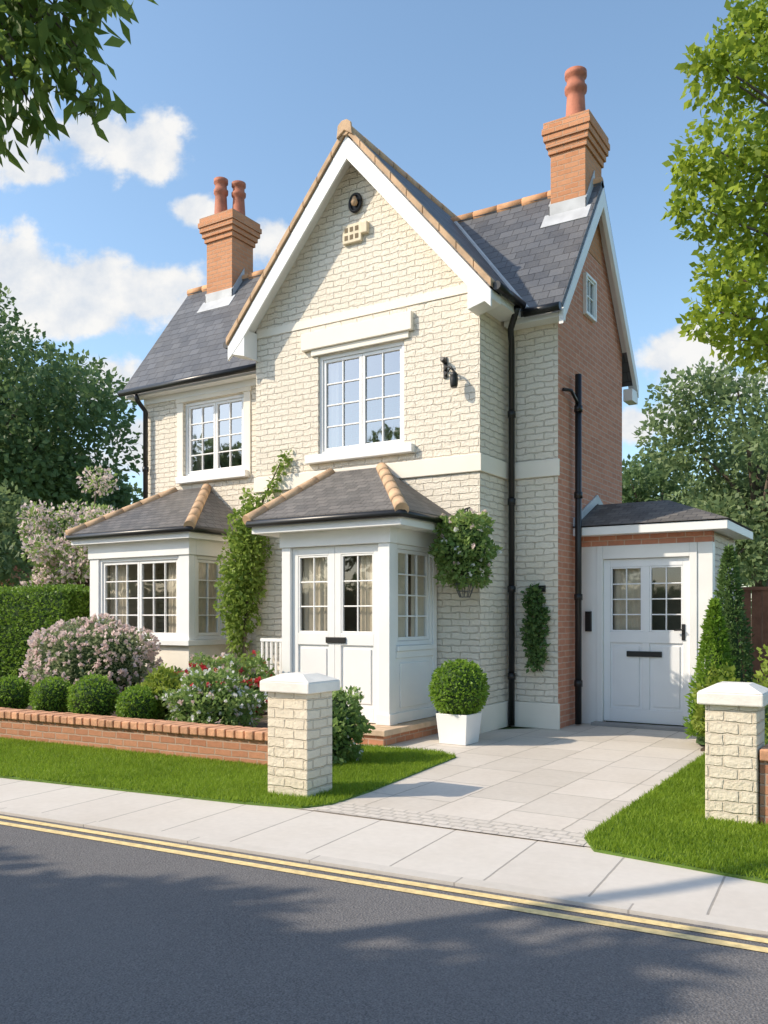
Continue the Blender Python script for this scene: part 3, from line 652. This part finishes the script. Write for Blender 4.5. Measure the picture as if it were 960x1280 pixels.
mb = MB(TE); mb.box(-3.725, -3.645, 0.0125, 0.05, 1.2, 1.46); mb.box(-3.71, -3.66, 0.0505, 0.056, 1.35, 1.42); mb.build('intercom_box', BLACK, H, bevel=0.006)

# ---- wall lamp
t = thing('wall_lamp', 'small black iron bracket lamp high on the cream wall beside the gable window', 'lamp', (-4.92, YW, 4.1))
mb = MB(TW); mb.box(-4.975, -4.925, 0.001, 0.02, 4.3, 4.56); mb.tube([(-4.95,0.02,4.5),(-4.95,0.1,4.52)], 0.03, 10); mb.build('back_plate', IRON, t, bevel=0.006)
mb = MB(TW); mb.tube([(-4.95,0.02,4.4),(-4.9,0.08,4.42),(-4.82,0.12,4.4),(-4.77,0.13,4.33)], 0.013, 8); mb.tube([(-4.95,0.02,4.33),(-4.87,0.08,4.36),(-4.82,0.115,4.4)], 0.009, 8); mb.build('arm', IRON, t, smooth=True)
mb = MB(); mb.lathe((-4.77,YW-0.13,4.14), [(0.035,0),(0.045,0.02),(0.05,0.1),(0.045,0.14),(0.05,0.15),(0.03,0.18),(0.012,0.2)], 14); mb.build('lamp_shade', IRON, t, smooth=True)

# ---- hanging basket
hb = Vector((-4.52, 9.02, 0))
t = thing('hanging_basket', 'round hanging basket of leaves and pale flowers on the front corner of the house', 'hanging basket', (hb.x, hb.y, 1.58))
shrub(None, None, None, (hb.x, hb.y, 1.74), (0.34,0.34,0.43), 3400, 0.058, L_SHR, [(F_WHT, 170, 0.036), (F_LIL, 230, 0.04)], parent=t, cz=0.43, lumps=0.15, core=0.7)
WIRE = plain('grey_wire', (0.12, 0.12, 0.12), 0.5)
mb = MB()
for z, r in ((1.62,0.06),(1.69,0.09),(1.77,0.115),(1.84,0.13)): mb.tube([(hb.x+r*math.cos(k*math.pi/9), hb.y+r*math.sin(k*math.pi/9), z) for k in range(19)], 0.005, 5)
for k in range(9): a = k*2*math.pi/9; mb.tube([(hb.x+r*math.cos(a), hb.y+r*math.sin(a), z) for z, r in ((1.62,0.06),(1.69,0.09),(1.77,0.115),(1.84,0.13))], 0.005, 5)
mb.build('basket', WIRE, t, smooth=True)
mb = MB(); mb.tube([(hb.x-0.06,YW-0.001,2.6),(hb.x-0.03,9.2,2.68),(hb.x,hb.y,2.64),(hb.x,hb.y,2.5)], 0.012, 8); mb.tube([(hb.x-0.06,YW-0.001,2.25),(hb.x-0.03,9.2,2.5),(hb.x-0.02,9.12,2.66)], 0.01, 8)
for k in range(3): mb.tube([(hb.x,hb.y,2.5),(hb.x+0.13*math.cos(k*2.1),hb.y+0.13*math.sin(k*2.1),1.82)], 0.005, 5)
mb.build('bracket', IRON, t, smooth=True)
# ---- wall trailing plant on the strip wall
tx, ty = -4.08, YM-0.1
t = thing('wall_planter', 'narrow dark green trailing plant hung on the cream wall right of the downpipe', 'plant', (tx, ty, 0.7))
cl = [(np.array([tx+0.03*math.sin(i*1.3), ty, 0.8+i*0.1]), 0.1+0.045*math.sin(math.pi*(i+0.5)/10)) for i in range(10)]
loose(t, cl, 1700, 0.055, L_CON)
mb = MB(); mb.tube([(tx,ty+0.06,0.72),(tx+0.02,ty+0.02,1.2),(tx,ty+0.06,1.75)], 0.012, 6); mb.box(tx-0.1, tx+0.1, ty+0.06, ty+0.098, 1.7, 1.78); mb.build('wall_bracket', IRON, t)
# ---- potted topiary
pp = Vector((-4.33, 8.5, 0.006))
t = thing('potted_topiary', 'clipped box ball in a square white pot beside the porch step', 'potted plant', pp)
mb = MB(); zz = ((0.16,0),(0.19,0.33),(0.165,0.33),(0.16,0.27))
rings = [mb.add([(pp.x-r,pp.y-r,pp.z+z),(pp.x+r,pp.y-r,pp.z+z),(pp.x+r,pp.y+r,pp.z+z),(pp.x-r,pp.y+r,pp.z+z)]) for r, z in zz]
for i in range(3):
    for j in range(4): mb.f.append((rings[i]+j, rings[i]+(j+1) % 4, rings[i+1]+(j+1) % 4, rings[i+1]+j)); mb.m.append(0)
mb.f += [tuple(rings[0]+j for j in (3,2,1,0)), tuple(rings[3]+j for j in range(4))]; mb.m += [0, 0]
mb.build('pot', WHITE, t, bevel=0.006)
shrub(None, None, None, (pp.x, pp.y, 0.3), (0.31,0.31,0.31), 5600, 0.036, L_BOX, parent=t, cz=0.3, lumps=0.01, core=0.92)
mb = MB(); mb.tube([(pp.x,pp.y,0.2),(pp.x,pp.y,0.4)], 0.03, 8); mb.build('stem', BARK, t)
# ---- climbing plant at the corner between bay and porch
ix, iy = -8.0, 9.14
t = thing('climbing_plant', 'bright green climbing plant up the corner between bay window and porch', 'plant', (ix, iy, 0.2))
cl = []
for i in range(26):
    z = 0.95+2.15*i/25; w = 0.11+0.19*math.sin(math.pi*min(1, (i+1)/26))
    cl.append((np.array([ix+0.1*math.sin(i*1.7)+0.14*(z-2), iy+0.03*math.cos(i*2.3), z]), w*(0.65+0.5*random.random())))
for k in range(7): cl.append((np.array([ix+0.35+0.12*k*0.4, YW-0.08, 3.05+0.09*k]), 0.08))
for k in range(6): cl.append((np.array([ix-0.1+0.06*k, iy-0.1, 0.35+0.1*k]), 0.09))
loose(t, cl, 6200, 0.065, L_IVY, droop=0.5)
mb = MB(); mb.tube([(ix+0.05,iy,0.15),(ix-0.02,iy+0.03,1.0),(ix+0.08,iy+0.05,2.0),(ix+0.25,iy+0.12,3.0),(ix+0.5,YW-0.04,3.5)], [0.035,0.028,0.022,0.015,0.008], 7); mb.build('stem', BARK, t, smooth=True)
# ---- little white railing left of the porch
t = thing('railing', 'small white slatted railing beside the porch door', 'railing', (-6.87, 8.5, 0.2))
mb = MB(); mb.box(-7.06, -6.66, 8.38, 8.42, 1.08, 1.12); mb.box(-7.06, -6.66, 8.38, 8.42, 0.3, 0.34)
for i in range(6):
    x = -7.055+i*0.074; mb.box(x, x+0.022, 8.387, 8.413, 0.341, 1.0795); mb.box(x+0.002, x+0.02, 8.388, 8.412, 0.18, 0.2995)
mb.build('bars', WHITE, t, bevel=0.003)

# ------------------------------------------------------------ gate pillars and garden walls
CAPM = plain('pale_cap_stone', (0.82, 0.77, 0.69), 0.75, 0.12, 5, 0.25)
def pillar(x0, x1, y0, y1, h, label):
    t = thing('gate_pillar', label, 'pillar', ((x0+x1)/2, (y0+y1)/2, 0))
    mb = MB(); mb.box(x0, x1, y0, y1, -0.02, h); mb.build('shaft', CREAM2, t, bevel=0.008)
    mb = MB(); e = 0.045; cx, cy = (x0+x1)/2, (y0+y1)/2
    mb.box(x0-e, x1+e, y0-e, y1+e, h+0.001, h+0.085)
    a, b, c, d = x0-e, x1+e, y0-e, y1+e; z = h+0.0855; q = 0.1
    n = mb.add([(a,c,z),(b,c,z),(b,d,z),(a,d,z),(cx-q,cy-q,z+0.055),(cx+q,cy-q,z+0.055),(cx+q,cy+q,z+0.055),(cx-q,cy+q,z+0.055)])
    for f in ((0,3,2,1),(4,5,6,7),(0,1,5,4),(1,2,6,5),(2,3,7,6),(3,0,4,7)): mb.f.append(tuple(n+i for i in f)); mb.m.append(0)
    mb.build('cap_stone', CAPM, t, bevel=0.01)
pillar(-4.35, -3.96, 5.25, 5.58, 0.81, 'cream brick gate pillar with white cap at the left of the drive')
pillar(-1.26, -0.93, 6.15, 6.48, 0.8, 'cream brick gate pillar with pale cap on the right lawn')
def gwall(x0, x1, fy, h, label):
    t = thing('garden_wall', label, 'wall', ((x0+x1)/2, fy((x0+x1)/2), 0))
    mb = MB(); mb.prism([(x0,fy(x0),-0.03),(x1,fy(x1),-0.03),(x1,fy(x1)+0.22,-0.03),(x0,fy(x0)+0.22,-0.03)], (0,0,h-0.08+0.03)); mb.build('brickwork', WALLB, t)
    mb = MB(); n = int((x1-x0)/0.112)
    for i in range(n):
        x = x0+i*0.112; e = random.uniform(-0.006, 0.006); z = h+random.uniform(-0.004, 0.004)
        mb.box(x, x+0.1, fy(x)-0.03+e, fy(x)+0.25+e, h-0.0795, z)
    mb.build('coping', COPB, t, bevel=0.01)
gwall(-16, -4.75, WY, 0.33, 'long low red brick wall along the flower bed')
gwall(-0.92, 2.2, lambda x: 6.22+0.03*x, 0.52, 'short red brick wall joining the right gate pillar')

# ------------------------------------------------------------ garden plants
for px, py, rp, nm in ((14,868,24,'leftmost clipped box ball behind the low brick wall'), (66,872,26,'second clipped box ball from the left behind the low brick wall'),
                       (117,873,30,'large clipped box ball in front of the lilac bush'), (172,880,25,'small clipped box ball between lilac bush and white flowers')):
    tt = 6.62/(FW[1]+RT[1]*(px-480)/FPX); p = at(px, py, tt); r = rp/FPX*tt
    shrub('box_ball', nm, 'shrub', (p.x, p.y, 0.2), (r,r,r*0.95), 2800, 0.033, L_BOX, lumps=0.03, core=0.9)
shrub('lime_bush', 'loose yellow green bush beside the white flowers behind the brick wall', 'shrub', (-7.3, 7.0, 0.2), (0.3,0.26,0.28), 1800, 0.06, L_LIME, lumps=0.15, core=0.7)
shrub('lilac_bush', 'large rounded bush covered in dusty pink flowers in front of the bay window', 'shrub', (-9.45, 7.75, 0.2), (0.9,0.7,0.6), 7000, 0.055, L_GREY, (F_LIL, 5600, 0.045), lumps=0.06, core=0.85, cz=0.56)
shrub('white_flower_bush', 'leafy green bush with small white and pink flowers left of the gate pillar', 'shrub', (-6.5, 6.9, 0.2), (0.5,0.36,0.3), 3800, 0.055, L_SHR, [(F_WHT, 900, 0.032), (F_LIL, 300, 0.034), (F_RED, 60, 0.035)], lumps=0.16, core=0.7, cz=0.26)
shrub('rose_bush', 'red flowering rose bush below the climbing plant', 'shrub', (-7.25, 7.75, 0.2), (0.55,0.3,0.33), 2600, 0.06, L_SHR, [(F_RED, 360, 0.055), (F_LIL, 240, 0.045), (F_WHT, 180, 0.04)], lumps=0.2, core=0.65, cz=0.31)
shrub('pink_rose_bush', 'small leafy rose bush with red blooms beside the railing', 'shrub', (-6.8, 8.0, 0.2), (0.25,0.2,0.32), 1100, 0.06, L_SHR, (F_RED, 130, 0.055), lumps=0.2, core=0.6)
shrub('grey_shrub', 'upright grey green shrub standing behind the left gate pillar', 'shrub', (-4.82, 6.75, 0.0), (0.33,0.3,0.36), 2800, 0.055, L_SHR, (F_WHT, 120, 0.025), lumps=0.16, core=0.75)
shrub('low_fern', 'low leafy plant at the foot of the bay window', 'shrub', (-8.4, 8.2, 0.2), (0.4,0.3,0.22), 1300, 0.08, L_SHR, lumps=0.2, core=0.6)
# hedge
def boxleaves(x0, x1, y0, y1, z1, n, leaf, mat, root, name='foliage', front=-1):
    k = n//3; top = np.stack([rng.uniform(x0,x1,k), rng.uniform(y0,y1,k), z1+rng.normal(size=k)*0.03], 1)
    fy = y0 if front < 0 else y1
    fr = np.stack([rng.uniform(x0,x1,n-k), fy+rng.normal(size=n-k)*0.03, rng.uniform(0,z1,n-k)], 1)
    sd = np.stack([x1+rng.normal(size=k)*0.03, rng.uniform(y0,y1,k), rng.uniform(0,z1,k)], 1)
    P = np.concatenate([top, fr, sd]); O = np.concatenate([np.tile([0,0,1.],(k,1)), np.tile([0,float(front),0],(n-k,1)), np.tile([1.,0,0],(k,1))])
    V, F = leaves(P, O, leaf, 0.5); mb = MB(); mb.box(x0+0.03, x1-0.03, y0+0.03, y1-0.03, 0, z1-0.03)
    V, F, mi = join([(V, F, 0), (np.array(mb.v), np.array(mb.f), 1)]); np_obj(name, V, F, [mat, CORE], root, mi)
t = thing('hedge', 'long clipped dark green hedge beside the bay window', 'hedge', (-14, 9.2, 0))
boxleaves(-18, -11.45, 8.85, 9.6, 1.82, 18000, 0.055, L_HDG, t)
t = thing('horizon_block_hedge', 'unseen tall rough hedge added across the road to block the bright horizon', 'hedge', (-12, -6.5, 0))  # unseen hedge, added to keep the bright horizon out of pane reflections
boxleaves(-34, 6, -7.2, -6.3, 2.1, 9000, 0.18, L_MID, t, front=1)
# conifers by the extension
def conifer(loc, r, h, n, label, mat):
    t = thing('conifer', label, 'conifer', loc)
    q = rng.random(n)**1.3; a = rng.uniform(0, 2*math.pi, n); rad = r*(1-q)**0.75*(0.75+0.3*rng.random(n))*(1+0.12*np.sin(a*5+q*12))
    P = np.stack([loc[0]+rad*np.cos(a), loc[1]+rad*np.sin(a), loc[2]+0.08+q*h], 1); O = np.stack([np.cos(a), np.sin(a), np.full(n, 0.8)], 1)
    V, F = leaves(P, O, 0.06, 0.6, 0.2); np_obj('foliage', V, F, [mat], t)
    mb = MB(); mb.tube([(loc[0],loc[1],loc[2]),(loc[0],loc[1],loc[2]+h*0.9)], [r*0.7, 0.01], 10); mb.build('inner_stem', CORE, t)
conifer((-1.86, 10.35, 0.03), 0.32, 2.05, 5200, 'tall dark conifer against the side extension', L_CON)
conifer((-1.9, 9.75, 0.03), 0.27, 1.45, 4200, 'shorter green conifer in front of the tall one', L_BOX)
shrub('golden_shrub', 'small yellow green shrub peeping over the right gate pillar', 'shrub', (-1.75, 9.4, 0.03), (0.26,0.26,0.4), 1300, 0.06, L_LIME, lumps=0.15, core=0.75)
shrub('golden_bush', 'yellow green bush behind the short brick wall at the right edge', 'shrub', (-0.95, 7.6, 0.03), (0.3,0.4,0.52), 2400, 0.055, L_LIME, lumps=0.15, core=0.75)
t = thing('wooden_fence', 'reddish brown wooden board fence behind the side extension', 'fence', (0, 13.7, 0))
mb = MB()
for i in range(42): x = -2.9+i*0.15; mb.box(x, x+0.14, 13.7+0.008*(i % 2), 13.725+0.008*(i % 2), 0.02, 1.78)
mb.build('boards', WOOD, t)
mb = MB(); mb.box(-2.95, 3.5, 13.68, 13.76, 1.7805, 1.83); mb.build('top_rail', WOOD, t)

# ------------------------------------------------------------ trees
def gpt(px, t): p = at(px, 770, t); return (p.x, p.y, -0.02)
tree('garden_tree', 'big dark leafy tree behind the house at the left edge', gpt(-30, 23), 6.4, (3.5,3.5,4.2), 38, 25000, 0.18, L_DARK, 0.3)
tree('garden_tree', 'lower dark tree left of the house behind the blossom', gpt(80, 27), 4.2, (2.5,2.5,3.2), 28, 14000, 0.19, L_DARK, 0.25)
tree('garden_tree', 'pale green tree tip above the hedge at the left edge', gpt(-40, 18), 3.2, (1.7,1.7,2.2), 16, 6000, 0.14, L_MID, 0.15)
tree('blossom_tree', 'pale pink blossoming tree between the hedge and the bay roof', gpt(106, 16.5), 2.65, (1.2,1.2,1.8), 30, 4200, 0.09, L_SHR, 0.08, flowers=(F_PINK, 5600, 0.08), cr=(0.18, 0.32))
tree('garden_tree', 'rounded tree rising just right of the red brick gable', gpt(822, 26), 4.0, (2.3,2.3,3.1), 26, 12000, 0.17, L_DARK, 0.22)
tree('garden_tree', 'tall mid green tree behind the fence at the right edge', gpt(950, 22), 4.6, (2.6,2.6,3.7), 30, 16000, 0.16, L_MID, 0.25)
tree('garden_tree', 'distant tree between the red gable and the right edge tree', gpt(880, 34), 4.6, (3.2,3.2,4.0), 26, 11000, 0.24, L_MID, 0.25)
tree('garden_tree', 'large pale tree behind the far right fence corner', gpt(1040, 28), 5.4, (3.0,3.0,4.0), 24, 9000, 0.24, L_MID, 0.25)
cl = []
for i in range(150):
    a = 2*math.pi*i/150; tt = 62+random.uniform(-6, 6); cl.append((np.array([-6+tt*math.cos(a), 4+tt*math.sin(a), random.uniform(1.0, 3.0)]), random.uniform(2.4, 3.8)))
P, O = clumps_pts(cl, 26000); V, F = leaves(P, O, 0.7)
meta(np_obj('distant_trees', V, F, [L_DARK], None), 'distant belt of trees along the horizon', 'trees', kind='stuff')
# fresh green tree at right
root = thing('leaning_tree', 'sunlit fresh green tree with its branches entering at the upper right', 'tree', (0.75, 9.4, 0))
cl = []
for px, py, r, t in ((955,60,0.42,7.5),(905,95,0.32,7.4),(990,130,0.6,7.7),(930,40,0.25,7.6),(900,190,0.38,7.3),(960,215,0.5,7.5),(865,215,0.22,7.3),(885,265,0.3,7.3),(935,290,0.42,7.5),(1000,300,0.6,7.7),
                     (910,345,0.3,7.3),(900,390,0.27,7.3),(950,385,0.4,7.5),(925,425,0.25,7.4),(960,440,0.22,7.5),(1010,420,0.4,7.6),(1060,200,0.8,8.2),(1090,350,0.8,8.4),(1060,60,0.7,8.2),(890,75,0.16,7.3),(1150,250,0.9,8.6),(1130,120,0.7,8.4),(945,10,0.22,7.6),(1000,20,0.4,7.8),
                     (850,262,0.12,7.3),(868,75,0.1,7.3),(870,410,0.12,7.3)):
    cl.append((np.array(at(px, py, t)), r))
loose(root, cl, 20500, 0.075, L_YEL, 'crown', droop=0.3)
mb = MB(); tr = [(0.75,9.4,-0.05),(0.7,9.35,2.0),(0.6,9.3,4.0),(0.6,9.3,6.0)]; mb.tube(tr, [0.2,0.16,0.12,0.05], 10)
for c, r in cl[:20]: h = 2.8+0.45*(c[2]-3); mb.tube([(0.65,9.32,h),((0.65+c[0])/2,(9.32+c[1])/2,(h+c[2])/2+0.15),tuple(c)], [0.045,0.025,0.006], 6)
mb.build('trunk', BARK, root, smooth=True)
# street tree across the road, one long limb reaches over
sx, sy = -7.7, -2.55
root = thing('street_tree', 'broad street tree whose leafy bough hangs in at the top left', 'tree', (sx, sy, 0))
cl = []
for i in range(92):
    d = dirs(1)[0]; cl.append((np.array([sx, sy, 5.2])+d*np.array([6.2,1.3,0.65])*(0.25+0.75*random.random()), random.uniform(0.3, 0.52)))
loose(root, cl, 15000, 0.19, L_BR, 'crown')
tips = []
for px, py, t, r in ((10,15,4.5,0.2),(45,30,4.5,0.18),(85,25,4.6,0.17),(30,70,4.4,0.18),(62,85,4.5,0.14),(100,62,4.6,0.14),(118,95,4.6,0.11),(128,125,4.6,0.07),(88,120,4.6,0.09),(110,140,4.6,0.06),(22,120,4.4,0.15),(48,145,4.4,0.09),(5,160,4.4,0.1),(-40,40,4.4,0.35),(-50,130,4.4,0.3),(-20,-50,4.5,0.4),(60,-40,4.6,0.3),(125,-20,4.7,0.2),(100,15,4.7,0.1)):
    tips.append((np.array(at(px, py, t)), r))
loose(root, tips, 1050, 0.14, L_BR, 'bough_leaves', bias=0.15, wid=0.18, droop=1.5)
mb = MB(); mb.tube([(sx,sy,-0.1),(sx+0.1,sy,2.2),(sx,sy+0.1,4.5),(sx,sy,6.0)], [0.34,0.26,0.2,0.06], 12)
bend = Vector((-6.5,-0.2,5.4)); b2 = Vector((-5.0,2.3,5.6))
mb.tube([(sx,sy,3.6), bend, b2, tips[17][0]], [0.12,0.07,0.04,0.015], 8)
for c, r in tips: mb.tube([tuple(b2), tuple((np.array(b2)*0.4+c*0.6)+np.array([0,0,0.15])), tuple(c)], [0.022,0.012,0.004], 5)
for c, r in cl[:20]: mb.tube([(sx,sy,3.6+random.random()), tuple((np.array([sx,sy,4.2])+c)/2), tuple(c)], [0.09,0.05,0.02], 6)
mb.build('trunk', BARK, root, smooth=True)
# trees across the road (seen in the window reflections)
first = tree('roadside_tree', 'green tree in the row across the road', (-17, -11, 0), 5.2, (3.2,3.0,3.7), 30, 9000, 0.3, L_MID, 0.25, group='trees across the road')
for x, y, s, a in ((-23,-11.5,0.95,1.2),(-29,-11,1.08,2.4),(-11.5,-13.5,0.95,4.0),(-36,-12,1.1,5.0)):
    c = first.copy(); COL.objects.link(c); c.location = (x, y, 0); c.scale = (s, s, s); c.rotation_euler = (0, 0, a)
    for ch in first.children:
        d = ch.copy(); COL.objects.link(d); d.parent = c
# neighbour's house behind the hedge
n0 = at(-12, 770, 25)
t = thing('neighbour_house', 'neighbouring house with a brown tiled roof showing over the hedge at the left edge', 'house', (n0.x, n0.y, 0))
mb = MB(); mb.box(n0.x-3, n0.x+0.6, n0.y, n0.y+3, 0, 2.5); mb.build('wall', RED, t)
mb = MB(); mb.prism([(n0.x-3.2,n0.y-0.3,2.4),(n0.x+0.9,n0.y-0.3,2.4),(n0.x-0.8,n0.y-0.3,3.7),(n0.x-1.6,n0.y-0.3,3.7)], (0,3.6,0)); mb.build('roof', slatemat('brown_tile', (0.2,0.085,0.06), (0.26,0.12,0.085)), t)

# ------------------------------------------------------------ light and sky
EL = R(37); hx, hy = 0.75, 0.66
d = Vector((hx*math.cos(EL), hy*math.cos(EL), -math.sin(EL)))
sun = bpy.data.objects.new('sun', bpy.data.lights.new('sun', 'SUN')); COL.objects.link(sun)
sun.data.energy = 4.5; sun.data.angle = R(0.6); sun.data.color = (1.0, 0.88, 0.71); sun.rotation_euler = d.to_track_quat('-Z', 'Y').to_euler(); sun.location = (-20,-15,20)
W = bpy.data.worlds.new('World'); S.world = W; W.use_nodes = True; nt = W.node_tree; nt.nodes.clear()
out = nt.nodes.new('ShaderNodeOutputWorld')
sky = nd(nt, 'ShaderNodeTexSky', sky_type='NISHITA', sun_disc=False, sun_elevation=EL, sun_rotation=math.atan2(-hx, -hy), air_density=1.0, dust_density=1.1, ozone_density=1.7)
skc = nd(nt, 'ShaderNodeHueSaturation', {'Hue': 0.492, 'Saturation': 1.0, 'Value': 1.78, 'Color': sky.outputs[0]}).outputs[0]
bg = nd(nt, 'ShaderNodeBackground', {0: skc, 1: 0.14})
g = nt.nodes.new('ShaderNodeTexCoord').outputs['Generated']
def dot(v): return nd(nt, 'ShaderNodeVectorMath', {0: g, 1: v}, operation='DOT_PRODUCT').outputs['Value']
f = M(nt, 'MAXIMUM', dot((FW[0], FW[1], 0)), 0.08)
p = nd(nt, 'ShaderNodeCombineXYZ', {0: M(nt, 'DIVIDE', dot((RT[0], RT[1], 0)), f), 1: M(nt, 'DIVIDE', dot((0,0,1)), f)}).outputs[0]
acc = None
for px, py, rx, ry in ((15,345,150,80),(95,350,115,68),(175,368,130,58),(60,392,205,42),(15,165,110,75),(110,165,115,45),(185,185,80,58),(40,213,50,24),(340,300,52,46),(246,263,46,28),(128,475,68,44),(170,555,54,40),(100,580,80,28),
                       (862,448,95,48),(905,485,95,34),(792,535,36,34),(835,525,56,26)):
    q = nd(nt, 'ShaderNodeVectorMath', {0: p, 1: ((px-480)/FPX, (770-py)/FPX, 0)}, operation='SUBTRACT').outputs[0]
    q = nd(nt, 'ShaderNodeVectorMath', {0: q, 1: (FPX/rx, FPX/ry, 0)}, operation='MULTIPLY').outputs[0]
    v = M(nt, 'SUBTRACT', 1.0, nd(nt, 'ShaderNodeVectorMath', {0: q}, operation='LENGTH').outputs['Value'])
    acc = v if acc is None else M(nt, 'MAXIMUM', acc, v)
acc = M(nt, 'MAXIMUM', acc, -0.6)
n1 = noise(nt, p, 10, 10, 0.58)
p2 = nd(nt, 'ShaderNodeVectorMath', {0: p, 1: (0.014, -0.02, 0)}, operation='ADD').outputs[0]
n2 = noise(nt, p2, 10, 6, 0.58)
dens = M(nt, 'ADD', acc, M(nt, 'MULTIPLY', M(nt, 'SUBTRACT', n1, 0.5), 2.5))
al = nd(nt, 'ShaderNodeMapRange', {0: dens, 1: 0.1, 2: 0.5, 3: 0.0, 4: 0.98}, interpolation_type='SMOOTHSTEP').outputs[0]
al = M(nt, 'MULTIPLY', al, M(nt, 'GREATER_THAN', dot((FW[0], FW[1], 0)), 0.1))
sh = nd(nt, 'ShaderNodeMapRange', {0: M(nt, 'SUBTRACT', n2, n1), 1: -0.1, 2: 0.12, 3: 1.0, 4: 0.0}).outputs[0]
cc = mix(nt, sh, (0.72, 0.77, 0.84), (0.96, 0.95, 0.93))
bg2 = nd(nt, 'ShaderNodeBackground', {0: cc, 1: 1.0})
ms = nd(nt, 'ShaderNodeMixShader', {0: al, 1: bg.outputs[0], 2: bg2.outputs[0]})
nt.links.new(ms.outputs[0], out.inputs[0])
